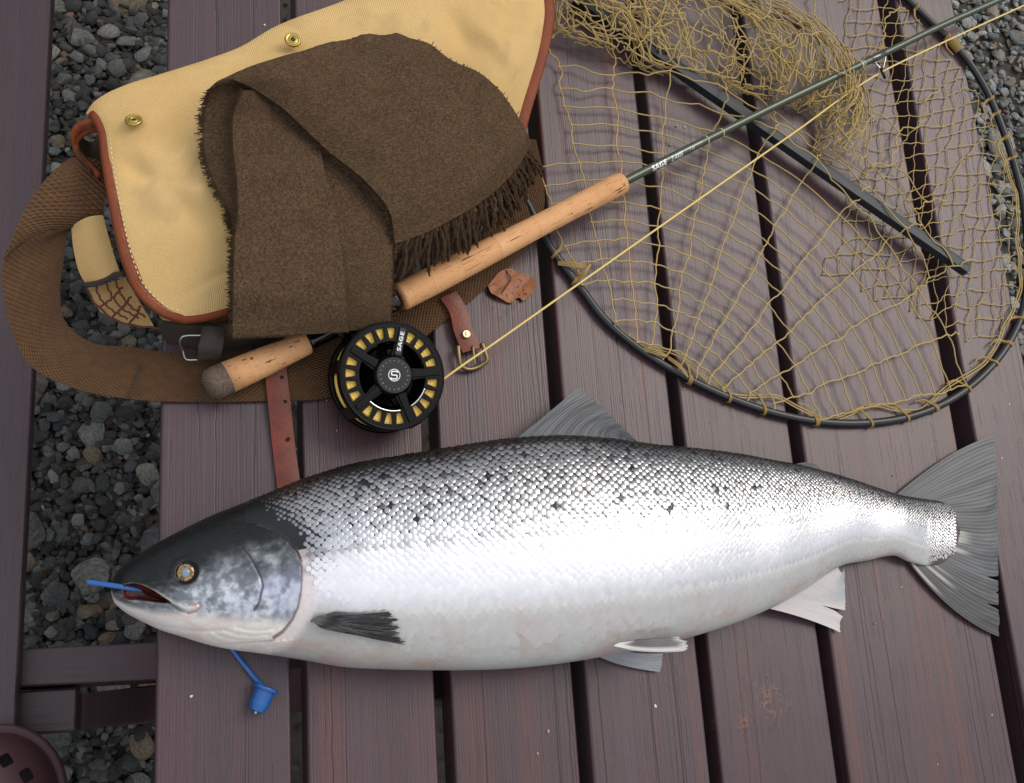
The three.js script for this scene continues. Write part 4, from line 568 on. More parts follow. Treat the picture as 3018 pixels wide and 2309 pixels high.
// ---------------------------------------------------------------- wool scarf
const scarfAt = [[0.1489,0.74,-0.1732]][0];
const scarf = thing('wool_scarf', 'folded brown wool scarf with fringed end lying over the canvas bag', 'scarf', [scarfAt[0], TY + 0.06, scarfAt[2]]);
{
  const woolMap = texture(1024, 1024, (u, v, i, j) => {
    const a = fbm(u * 150, v * 150, 2, 31, 150), b = fbm(u * 150, v * 150, 2, 41, 150), g = hash(i, j, 5), big = fbm(u * 9, v * 9, 3, 51, 9);
    let c = mixc([93, 74, 55], [121, 99, 77], 0.5 * a + 0.5 * big); c = mixc(c, [132, 84, 70], 0.4 * sst(0.58, 0.74, a)); c = mixc(c, [94, 96, 68], 0.4 * sst(0.58, 0.74, b)); c = mixc(c, [34, 25, 17], 0.55 * sst(0.6, 0.35, a * 0.5 + g * 0.5));
    const q = 0.82 + 0.36 * hash(i * 3, j * 7, 8); return c.map((x) => x * q);
  }, true);
  const woolB = texture(512, 512, (u, v, i, j) => 0.5 * fbm(u * 110, v * 110, 3, 71, 110) + 0.5 * hash(i, j, 6));
  const wool = std({ map: rep(woolMap, 6, 6), bumpMap: rep(woolB, 12, 12), bumpScale: 0.0012, roughness: 1, specularIntensity: 0.15, sheen: 0.25, sheenColor: new THREE.Color(0x6b5a48), sheenRoughness: 0.6 });
  const rows = [
    [[[0.0467,0.792,-0.019],[0.0673,0.792,-0.0205],[0.0941,0.792,-0.0237],[0.1215,0.792,-0.0276],[0.1459,0.792,-0.0312],[0.163,0.792,-0.0337]]],
    [[[0.0463,0.802,-0.0289],[0.067,0.803,-0.0294],[0.0943,0.804,-0.0321],[0.1204,0.804,-0.0357],[0.1462,0.803,-0.0409],[0.1625,0.8,-0.0457]]],
    [[[0.0462,0.816,-0.0553],[0.0682,0.818,-0.0575],[0.0943,0.82,-0.06],[0.1211,0.82,-0.0616],[0.1455,0.818,-0.0637],[0.1614,0.814,-0.0663]]],
    [[[0.0425,0.826,-0.097],[0.0658,0.829,-0.0974],[0.0934,0.831,-0.0985],[0.1202,0.831,-0.0969],[0.1444,0.829,-0.0959],[0.1601,0.824,-0.0955]]],
    [[[0.0326,0.83,-0.1194],[0.0541,0.834,-0.1266],[0.0901,0.835,-0.133],[0.1206,0.834,-0.1325],[0.1451,0.832,-0.1319],[0.1635,0.828,-0.1317]]],
    [[[0.0247,0.833,-0.1426],[0.0441,0.839,-0.1523],[0.0836,0.838,-0.1681],[0.1212,0.836,-0.1694],[0.146,0.834,-0.1692],[0.1667,0.83,-0.1696]]],
    [[[0.0231,0.836,-0.1609],[0.0421,0.844,-0.1733],[0.0768,0.842,-0.1954],[0.1183,0.838,-0.2027],[0.1469,0.836,-0.2073],[0.1693,0.832,-0.2083]]],
    [[[0.0245,0.844,-0.175],[0.0424,0.852,-0.1891],[0.0732,0.846,-0.2116],[0.1117,0.84,-0.2313],[0.1407,0.837,-0.2434],[0.1628,0.833,-0.2514]]],
    [[[0.0277,0.854,-0.1795],[0.049,0.858,-0.1945],[0.0794,0.85,-0.2146],[0.1148,0.843,-0.2357],[0.1423,0.839,-0.248],[0.1648,0.836,-0.2542]]],
    [[[0.038,0.86,-0.1853],[0.0616,0.861,-0.1913],[0.0923,0.853,-0.209],[0.1263,0.846,-0.2294],[0.1543,0.841,-0.2435],[0.177,0.838,-0.2509]]],
    [[[0.0489,0.859,-0.1872],[0.0746,0.86,-0.1875],[0.1054,0.854,-0.1994],[0.1413,0.848,-0.2171],[0.1679,0.843,-0.2344],[0.1896,0.839,-0.2483]]],
    [[[0.0661,0.854,-0.1803],[0.0914,0.856,-0.1795],[0.1224,0.852,-0.1854],[0.1586,0.847,-0.2022],[0.1856,0.843,-0.2238],[0.2068,0.838,-0.2372]]],
    [[[0.0888,0.849,-0.1634],[0.1152,0.851,-0.1625],[0.1467,0.848,-0.1693],[0.1818,0.844,-0.187],[0.2079,0.84,-0.2122],[0.2302,0.834,-0.2315]]],
    [[[0.1157,0.845,-0.1429],[0.1394,0.846,-0.1451],[0.1678,0.844,-0.1507],[0.2001,0.84,-0.1696],[0.227,0.835,-0.1971],[0.2501,0.829,-0.2195]]],
    [[[0.1391,0.84,-0.1238],[0.1605,0.841,-0.127],[0.1881,0.838,-0.1373],[0.2174,0.834,-0.1548],[0.244,0.828,-0.1805],[0.2645,0.822,-0.2044]]],
    [[[0.1555,0.834,-0.1056],[0.1754,0.834,-0.1116],[0.2018,0.831,-0.1239],[0.2317,0.826,-0.1444],[0.2565,0.82,-0.1698],[0.2743,0.814,-0.194]]],
    [[[0.1612,0.824,-0.0881],[0.1824,0.824,-0.0971],[0.2086,0.82,-0.1141],[0.2402,0.814,-0.1391],[0.264,0.808,-0.1656],[0.2806,0.804,-0.1908]]],
  ].map((r) => r[0]);
  const across = [0, 1, 2, 3, 4, 5].map((k) => spline(rows.map((r) => r[k])));
  const len = 0.62, pt = (u, v) => { const p = spline(across.map((f) => f(v)))(u); p[1] += 0.004 * (fbm(u * 5, v * 9, 3, 33) - 0.5) + 0.0016 * Math.sin(v * 30 + u * 3) * sst(0.2, 0.05, u); return p; };
  part('cloth', sheet(70, 200, pt, 0.0026, { lu: 0.125, lv: len }), wool, scarf);
  // twisted fringe
  reseed(88);
  const end = (t) => pt(t, 1), fr0 = [];
  const N = 72;
  for (let k = 0; k <= N; k++) {
    const t = k / N, a = end(clamp(t + rr(-0.008, 0.008))), b = pt(t, 0.965), L = rr(0.018, 0.031), dir = new THREE.Vector3(a[0] - b[0], 0, a[2] - b[2]).normalize();
    const ang = rr(-0.25, 0.25) + lerp(0.55, -0.15, t), dx = dir.x * Math.cos(ang) - dir.z * Math.sin(ang), dz = dir.x * Math.sin(ang) + dir.z * Math.cos(ang), drop = lerp(0.020, 0.034, t) * rr(0.7, 1.1);
    const pts = []; for (let i = 0; i <= 9; i++) { const q = i / 9; pts.push([a[0] + dx * L * (q - 0.12) + 0.0016 * Math.sin(q * 5 + k), a[1] - 0.001 - drop * q ** 1.5, a[2] + dz * L * (q - 0.12) + 0.0016 * Math.cos(q * 4 + k * 2)]); }
    part('tassel', tube(sample(pts, 30), (q, ph) => 0.00145 * (1 + 0.3 * Math.cos(2 * (ph - q * 16 + k))) * (q > 0.85 ? 1 - (q - 0.85) * 4 : 1), 8, { uvl: 1 }), wool, scarf);
  }
  // short loose fibres along both edges
  // second ply folded on top, its cut edge showing
  const plyL = spline([[0.0497,0.857,-0.1811],[0.0439,0.85,-0.1683],[0.043,0.845,-0.149],[0.0459,0.84,-0.1229],[0.0474,0.837,-0.103],[0.0456,0.831,-0.0772],[0.0453,0.823,-0.0525],[0.046,0.81,-0.0295],[0.0466,0.798,-0.0173]]), plyR = spline([[0.0758,0.85,-0.1906],[0.0894,0.846,-0.1756],[0.103,0.842,-0.1567],[0.1096,0.839,-0.1291],[0.1163,0.836,-0.109],[0.12,0.83,-0.0827],[0.1235,0.825,-0.0561],[0.1271,0.81,-0.0332],[0.1302,0.797,-0.0263]]);
  const ply = (u, v) => { const p = plyL(v).map((x, k) => lerp(x, plyR(v)[k], u)); p[1] += 0.0022 * (1 - u * 1.4) + 0.0015 * Math.sin(v * 40) * (1 - u) + 0.002 * (vn(v * 12, u * 3, 4) - 0.5); return p; };
  part('cloth_fold', sheet(24, 120, ply, 0.0026, { lu: 0.09, lv: 0.2 }), wool, scarf);
  const fib = [];
  for (let k = 0; k < 420; k++) { const v = rnd(), a = ply(0, v), L = rr(0.0015, 0.0042); fib.push(tube([a, [a[0] - L * rr(0.3, 0.6), a[1] + rr(-0.0005, 0.001), a[2] + L * rr(-0.4, 0.5)], [a[0] - L * rr(0.6, 1), a[1] - rr(0, 0.001), a[2] + L * rr(-0.8, 0.8)]], 0.00036, 4)); }
  for (let k = 0; k < 1500; k++) {
    const right = rnd() < 0.12, v = rnd(), u = right ? 1 : 0, a = pt(u, v), b = pt(right ? 0.96 : 0.04, v), d = [a[0] - b[0], a[1] - b[1], a[2] - b[2]], l = Math.hypot(...d), L = rr(0.0012, 0.0042);
    const j = [rr(-0.5, 0.5), rr(-0.2, 0.5), rr(-0.5, 0.5)], e = d.map((x, i) => x / l + j[i]); if (a[1] + e[1] * L < TY + 0.05) continue;
    fib.push(tube([a.map((x, i) => x - d[i] / l * 0.001), a.map((x, i) => x + e[i] * L * 0.5), a.map((x, i) => x + e[i] * L + (i === 1 ? -0.0004 : rr(-0.0006, 0.0006)))], 0.00034, 4));
  }
  part('frayed_edge', fib, wool, scarf).userData.kind = 'stuff';
}
console.log('scarf');
// ---------------------------------------------------------------- fly rod
const cordGold = std({ color: 0x9c8246, roughness: 0.75 });
{
  const cork = (s, n) => texture(512, 512, (u, v, i, j) => {       // u round the grip, v along it
    const ring = Math.floor(v * n), tone = hash(ring, 3, s), n1 = fbm(u * 20, v * 20, 4, s + 1, 20), g = hash(i, j, s);
    let c = mixc([196, 142, 92], [222, 172, 122], 0.5 * tone + 0.5 * n1);
    const pit = vn(u * 90, v * 26, s + ring * 7 + 2), lane = sst(0.6, 0.8, vn(u * 13, ring * 3.7, s + 5)); if (pit > 0.9 - 0.1 * lane) c = mixc(c, [92, 54, 32], 0.8);
    const f = (v * n) % 1; if (f < 0.02) c = mixc(c, [168, 116, 74], 0.35);
    const dotty = vn(u * 160, v * 160, s + 8); if (dotty > 0.9) c = mixc(c, [110, 66, 40], 0.6);
    const q = 0.95 + 0.1 * g; return c.map((x) => x * q);
  }, true);
  const corkMat = (s, n) => std({ map: cork(s, n), roughness: 0.75 });
  const butt = [[0.0304,0.7575,0.0075]][0], cap = [[0.0462,0.7585,-0.0005]][0], rear1 = [[0.1052,0.764,-0.028]][0], fore0 = [[0.1739,0.774,-0.0635]][0], fore1 = [[0.3758,0.774,-0.1801]][0];
  const rodAt = [[0.2839,0.74,-0.1368]][0];
  const rod = thing('fly_rod', 'green fly rod with cork grips lying across bag strap and net', 'fishing rod', [rodAt[0], TY, rodAt[2]]);
  const d = (a, b) => Math.hypot(...a.map((v, k) => v - b[k]));
  const lc = d(butt, cap), lr = d(cap, rear1), lf = d(fore0, fore1);
  const rp = (list) => list.map(([t, r]) => [t, r]);
  part('butt_cap', turned(butt, cap, rp([[0, 0], [0, 0.006], [0.002, 0.0098], [0.005, 0.0118], [0.009, 0.0125], [lc, 0.0122]]), 40), std({ map: texture(128, 128, (u, v, i, j) => { const n = fbm(u * 40, v * 40, 3, 9, 40), g = hash(i, j, 3); return mixc(mixc([70, 56, 46], [112, 92, 78], n), g > 0.93 ? [170, 150, 130] : [60, 46, 38], g > 0.93 || g < 0.1 ? 0.6 : 0); }, true), roughness: 0.8 }), rod, 'dark speckled composite cork butt cap');
  part('cork_grip', turned(cap, rear1, rp([[0, 0], [0, 0.0121], [0.012, 0.0117], [0.03, 0.0110], [lr * 0.7, 0.0098], [lr * 0.9, 0.0091], [lr * 0.985, 0.0085], [lr, 0.0074], [lr, 0]]), 48), corkMat(1, 7), rod);
  part('reel_seat', turned(rear1, fore0, (() => { const L = d(rear1, fore0), a = [[0, 0], [0, 0.0062]]; for (let k = 0; k < 9; k++) a.push([0.002 + k * 0.0022, 0.0062], [0.0031 + k * 0.0022, 0.0068]); a.push([0.026, 0.0062], [0.03, 0.0075], [0.036, 0.0075], [0.037, 0.0066], [L * 0.8, 0.0066], [L * 0.83, 0.0086], [L - 0.004, 0.0092], [L, 0.0088], [L, 0]); return a; })(), 36), std({ color: 0x0b0b0d, roughness: 0.22, metalness: 0.5, clearcoat: 0.6 }), rod);
  part('cork_grip', turned(fore0, fore1, rp([[0, 0], [0, 0.0092], [0.003, 0.0112], [0.03, 0.0114], [lf * 0.3, 0.0110], [lf * 0.55, 0.0097], [lf * 0.75, 0.0093], [lf * 0.9, 0.0098], [lf * 0.975, 0.0099], [lf * 0.995, 0.0090], [lf, 0.0080], [lf, 0]]), 48), corkMat(2, 15), rod);
  const blankPts = sample([[0.3707,0.774,-0.1771],[0.4454,0.773,-0.22],[0.5345,0.771,-0.2707],[0.6806,0.767,-0.3516],[0.7655,0.764,-0.399],[0.846,0.762,-0.4414],[0.9593,0.76,-0.503],[1.1226,0.758,-0.5914]], 80), bl = lengthOf(blankPts);
  const blankR = (t) => 0.0039 - 0.0010 * t;
  part('blank', tube(blankPts, blankR, 24), std({ color: new THREE.Color().setRGB(0.028, 0.045, 0.02), roughness: 0.3, clearcoat: 0.4, clearcoatRoughness: 0.12 }), rod, 'glossy dark green rod blank');
  const along = spline(blankPts), tAt = (p) => { let b = 0, m = 9; for (let k = 0; k <= 800; k++) { const q = along(k / 800), e = Math.hypot(q[0] - p[0], q[2] - p[2]); if (e < m) { m = e; b = k / 800; } } return b; };
  const wrap = (p, w, m) => { const t = tAt(p), e = w / bl / 2; part('whipping', tube([along(t - e), along(t), along(t + e)], (q) => blankR(t) + 0.00025, 20), m, rod); };
  const goldWrap = std({ color: 0xd8cfa4, roughness: 0.4, clearcoat: 0.6 }), darkWrap = std({ color: 0x10160e, roughness: 0.2, clearcoat: 1 });
  wrap([[0.4631,0.773,-0.2292]][0], 0.0009, goldWrap); wrap([[0.4799,0.772,-0.2383]][0], 0.0009, goldWrap); wrap([[0.6479,0.769,-0.3318]][0], 0.0016, goldWrap); wrap([[0.6701,0.768,-0.3439]][0], 0.020, darkWrap); wrap([[0.6509,0.769,-0.3333]][0], 0.0008, goldWrap);
  // printed name on the blank, a strip bent round it
  {
    const cv = document.createElement('canvas'); cv.width = 1024; cv.height = 96; const x = cv.getContext('2d');
    x.fillStyle = '#2a3527'; x.fillRect(0, 0, 1024, 96); x.fillStyle = '#eef0ea'; x.font = 'bold 92px sans-serif'; x.textBaseline = 'middle'; x.save(); x.scale(1.28, 1); x.fillText('SAGE', 8, 52); x.restore(); x.font = '80px sans-serif'; x.save(); x.transform(1, 0, -0.2, 1, 0, 0); x.fillText('Z-AXIS', 400, 52); x.font = '60px sans-serif'; x.fillStyle = '#a8b0a2'; x.fillText('7 W', 760, 52); x.restore();
    const t = new THREE.CanvasTexture(cv); t.colorSpace = THREE.SRGBColorSpace; t.flipY = true;
    const t0 = tAt([[0.4023,0.773,-0.1961]][0]), t1 = tAt([[0.457,0.773,-0.2259]][0]), pos = [], uv = [], idx = [], n = 24, m = 8;
    for (let i = 0; i <= n; i++) { const tt = lerp(t0, t1, i / n), p = V3(along(tt)), T = V3(along(tt + 0.01)).sub(V3(along(tt - 0.01))).normalize(), S = new THREE.Vector3().crossVectors(T, new THREE.Vector3(0, 1, 0)).normalize(), U = new THREE.Vector3().crossVectors(S, T); for (let k = 0; k <= m; k++) { const a = lerp(0.2, 2.0, k / m), r = blankR(tt) + 0.00012, q = p.clone().addScaledVector(S, Math.cos(a) * r).addScaledVector(U, Math.sin(a) * r); pos.push(q.x, q.y, q.z); uv.push(i / n, k / m); } }
    for (let i = 0; i < n; i++) for (let k = 0; k < m; k++) { const a = i * (m + 1) + k; idx.push(a, a + m + 1, a + 1, a + 1, a + m + 1, a + m + 2); }
    part('lettering', geo(pos, idx, uv), std({ map: t, roughness: 0.25, clearcoat: 1, clearcoatRoughness: 0.12 }), rod, 'white maker lettering on the blank');
  }
  // stripping guide
  {
    const t = tAt([[0.6745,0.768,-0.3464]][0]), p = V3(along(t)), T = V3(along(t + 0.01)).sub(V3(along(t - 0.01))).normalize(), c = V3([[0.6754,0.764,-0.3296]][0]);
    const R = 0.0050, g = new THREE.TorusGeometry(R, 0.0012, 10, 36); g.applyQuaternion(new THREE.Quaternion().setFromUnitVectors(new THREE.Vector3(0, 0, 1), T.clone().add(new THREE.Vector3(-0.25, 0.75, 0.35)).normalize())); g.translate(c.x, c.y, c.z);
    const steel = std({ color: 0xcfd2d6, metalness: 1, roughness: 0.15 });
    const gd = part('line_guide', g, std({ color: 0x22242a, metalness: 0.8, roughness: 0.2 }), rod);
    for (const s of [-1, 1]) { const a = p.clone().addScaledVector(T, s * 0.011), b = c.clone().addScaledVector(T, s * 0.0018).add(p.clone().sub(c).normalize().multiplyScalar(R)); part('guide_foot', tube(sample([a.clone().addScaledVector(T, s * 0.004).toArray(), a.toArray(), a.clone().lerp(b, 0.55).add(new THREE.Vector3(0, -0.0008, 0)).toArray(), b.toArray()], 14), 0.0006, 8), steel, gd); }
  }
  // ---------------------------------------------------------------- fly line
  const line = thing('fly_line', 'thin pale yellow line running from the reel through the rod guide', 'line', [[0.417,0.74,-0.1551]][0]);
  part('line', tube(sample([[0.1994,0.774,0.0069],[0.2061,0.775,0.0018],[0.2471,0.776,-0.0273],[0.4423,0.77,-0.1667],[0.5585,0.767,-0.2493],[0.673,0.7645,-0.3301],[0.7408,0.765,-0.3667],[0.8709,0.766,-0.4344],[1.0223,0.766,-0.5126]], 60), 0.00088, 8), std({ color: 0xd9be72, roughness: 0.45 }), line);

  // ---------------------------------------------------------------- fly reel, built about its own axle and then set down
  const R = 0.0405, c = V3([[0.1641,0.787,0.0035]][0]), axis = new THREE.Vector3(0.10, 1, 0.20).normalize();
  const reel = thing('fly_reel', 'black fly reel wound with yellow line standing below the rod seat', 'fishing reel', [c.x, TY, c.z]);
  const xdir = new THREE.Vector3(1, 0, 0), zd = new THREE.Vector3().crossVectors(xdir, axis).normalize(), xd = new THREE.Vector3().crossVectors(axis, zd).normalize();
  const M = new THREE.Matrix4().makeBasis(xd, axis, zd).setPosition(c);   // local: y out of the face, x right, z towards the viewer
  const put = (g) => { g.applyMatrix4(M); return g; };
  const blackM = std({ color: 0x060607, roughness: 0.3, metalness: 0, specularIntensity: 0.35 }), greyM = std({ color: 0x08080a, roughness: 0.35, metalness: 0, specularIntensity: 0.4 });
  const lathe = (a, n = 72) => new THREE.LatheGeometry(a.map(([r, y]) => new THREE.Vector2(r, y)), n);
  // frame: back ring, rim and pillars
  const frame = part('frame', [put(lathe([[R * 0.72, -0.031], [R * 1.02, -0.031], [R * 1.04, -0.029], [R * 1.04, -0.024], [R * 1.0, -0.023], [R * 0.72, -0.024], [R * 0.72, -0.031]])), put(lathe([[R * 0.1, -0.030], [R * 0.3, -0.030], [R * 0.3, -0.026], [R * 0.1, -0.026], [R * 0.1, -0.030]])),
    ...[0, 1, 2, 3, 4].map((k) => { const g = new RoundedBoxGeometry(R * 0.55, 0.003, 0.008, 2, 0.001); g.translate(R * 0.5, -0.028, 0); g.rotateY(k * 1.2566 + 0.3); return put(g); }),
    ...[2.3, 3.0, 3.9, 5.2].map((a) => { const g = new RoundedBoxGeometry(0.003, 0.024, 0.010, 2, 0.001); g.translate(R * 1.0, -0.014, 0); g.rotateY(a); return put(g); })], blackM, reel);
  part('reel_foot', tube(sample([[[0.134,0.77,-0.0319]][0], [[0.1285,0.772,-0.037]][0], [[0.1338,0.773,-0.0429]][0], [[0.1503,0.773,-0.052]][0]], 16), 0.0035, 10, { flat: [1.4, 0.7] }), blackM, reel);
  // spool face: ring with windows, five spokes
  const sh = new THREE.Shape(); sh.absarc(0, 0, R, 0, Math.PI * 2, false);
  const spokes = [78, 6, -66, -138, 150].map((a) => a * Math.PI / 180).sort((a, b) => a - b);
  const win = (r0, r1, a0, a1) => { const h = new THREE.Path(), q = 0.10 * (a1 - a0), k = 10; const pts = []; for (let i = 0; i <= k; i++) pts.push([r1, lerp(a0, a1, i / k)]); for (let i = k; i >= 0; i--) pts.push([r0, lerp(a0 + q * 1.6, a1 - q * 1.6, i / k)]); pts.forEach(([r, a], i) => (i ? h.lineTo(Math.cos(a) * r, Math.sin(a) * r) : h.moveTo(Math.cos(a) * r, Math.sin(a) * r))); h.closePath(); sh.holes.push(h); };
  spokes.forEach((a, i) => {
    const b = i < 4 ? spokes[i + 1] : spokes[0] + Math.PI * 2, g = 0.105, n = 4, w = (b - a - 2 * g) / n;
    for (let k = 0; k < n; k++) win(R * 0.685, R * 0.905, a + g + k * w + 0.026, a + g + (k + 1) * w - 0.026);
    win(R * 0.37, R * 0.645, a + 0.115, b - 0.115);
  });
  const face = new THREE.ExtrudeGeometry(sh, { depth: 0.0026, bevelEnabled: true, bevelSize: 0.0004, bevelThickness: 0.0004, bevelSegments: 2, curveSegments: 96 }); face.rotateX(-Math.PI / 2).translate(0, -0.003, 0);
  const spool = part('spool', [put(face), put(lathe([[R * 0.955, -0.0006], [R * 0.985, 0.0006], [R * 1.012, 0.0004], [R * 1.02, -0.002], [R * 1.02, -0.006], [R * 1.005, -0.007], [R * 1.0, -0.004], [R * 0.955, -0.0006]])), put(lathe([[R * 0.60, -0.003], [R * 0.60, -0.022], [R * 0.56, -0.022], [R * 0.56, -0.003]]))], blackM, reel);
  for (const a of spokes) { const g = new RoundedBoxGeometry(R * 0.56, 0.0016, 0.0047, 2, 0.0005); g.translate(R * 0.64, 0.0006, 0); g.rotateY(a); part('spoke', put(g), blackM, spool); }
  const coils = []; for (let k = 0; k < 9; k++) coils.push(put(new THREE.TorusGeometry(R * (0.665 + k * 0.031), 0.00085, 6, 80).rotateX(Math.PI / 2).translate(0, -0.0041 - 0.0004 * (k % 2), 0)));
  for (let k = 0; k < 9; k++) coils.push(put(new THREE.TorusGeometry(R * 0.93, 0.00095, 6, 80).rotateX(Math.PI / 2).translate(0, -0.0075 - k * 0.0019, 0)));
  part('wound_line', coils, std({ color: 0xf2ce66, roughness: 0.45 }), reel, 'yellow fly line wound on the spool');
  const knob = part('drag_knob', [put(lathe([[0, 0.0036], [R * 0.32, 0.0036], [R * 0.345, 0.003], [R * 0.36, 0.0012], [R * 0.38, 0.0008], [R * 0.39, -0.003], [0, -0.003]])), put(lathe([[R * 0.37, -0.002], [R * 0.42, -0.006], [R * 0.42, -0.02], [0, -0.02]]))], greyM, spool);
  {
    const cv = document.createElement('canvas'); cv.width = cv.height = 512; const x = cv.getContext('2d');
    x.fillStyle = '#0e0e10'; x.fillRect(0, 0, 512, 512); x.translate(256, 256); x.fillStyle = '#8c8c90'; x.font = '44px sans-serif'; x.textAlign = 'center'; x.textBaseline = 'middle';
    for (let k = 0; k < 10; k++) { x.save(); x.rotate(0.32 - k * 0.6283); x.fillText(String(k === 0 ? 2 : (12 - k) % 10), 0, -208); x.beginPath(); x.arc(62, -198, 7, 0, 7); x.fill(); x.restore(); }
    x.strokeStyle = '#d8d8da'; x.lineWidth = 12; x.beginPath(); x.arc(0, 0, 84, 0, 7); x.stroke();
    x.lineWidth = 20; x.lineCap = 'butt'; x.save(); x.transform(1, 0, -0.12, 1, 0, 0); x.beginPath(); x.moveTo(44, -34); x.lineTo(44, -40); x.quadraticCurveTo(44, -54, 26, -54); x.lineTo(-24, -54); x.quadraticCurveTo(-44, -54, -44, -36); x.lineTo(-44, -20); x.quadraticCurveTo(-44, 0, -22, 0); x.lineTo(22, 0); x.quadraticCurveTo(44, 0, 44, 20); x.lineTo(44, 36); x.quadraticCurveTo(44, 54, 24, 54); x.lineTo(-26, 54); x.quadraticCurveTo(-44, 54, -44, 40); x.lineTo(-44, 34); x.stroke(); x.restore();
    const t = new THREE.CanvasTexture(cv); t.colorSpace = THREE.SRGBColorSpace;
    const g = new THREE.CircleGeometry(R * 0.33, 48); g.rotateX(-Math.PI / 2); g.translate(0, 0.0039, 0); part('dial', put(g), std({ map: t, roughness: 0.35, metalness: 0.2 }), knob, 'numbered drag dial with round emblem');
    const cw = document.createElement('canvas'); cw.width = 256; cw.height = 72; const y = cw.getContext('2d'); y.fillStyle = '#0e0e10'; y.fillRect(0, 0, 256, 72); y.fillStyle = '#e6e6e8'; y.font = 'bold 66px sans-serif'; y.textAlign = 'center'; y.textBaseline = 'middle'; y.save(); y.translate(128, 38); y.scale(1.22, 1); y.fillText('SAGE', 0, 0); y.restore();
    const t2 = new THREE.CanvasTexture(cw); t2.colorSpace = THREE.SRGBColorSpace;
    const g2 = new THREE.PlaneGeometry(R * 0.50, 0.0045); g2.rotateX(-Math.PI / 2); g2.translate(R * 0.655, 0.0016, 0); g2.rotateY(78 * Math.PI / 180); part('lettering', put(g2), std({ map: t2, roughness: 0.35 }), spool, 'white maker lettering on the spoke');
  }
  for (const [a0, a1] of [[-2.3, -1.35], [-1.0, -0.35]]) { const pts = []; for (let k = 0; k <= 16; k++) { const a = lerp(a0, a1, k / 16); pts.push(new THREE.Vector3(Math.cos(a) * R * 0.655, 0.0005, -Math.sin(a) * R * 0.655).applyMatrix4(M).toArray()); } part('painted_glint', tube(pts, 0.0006, 6), std({ color: 0xe8e8ea, metalness: 1, roughness: 0.12 }), spool); }  // pale arcs added as painted reflections along the spool openings
}
console.log('rod and reel');

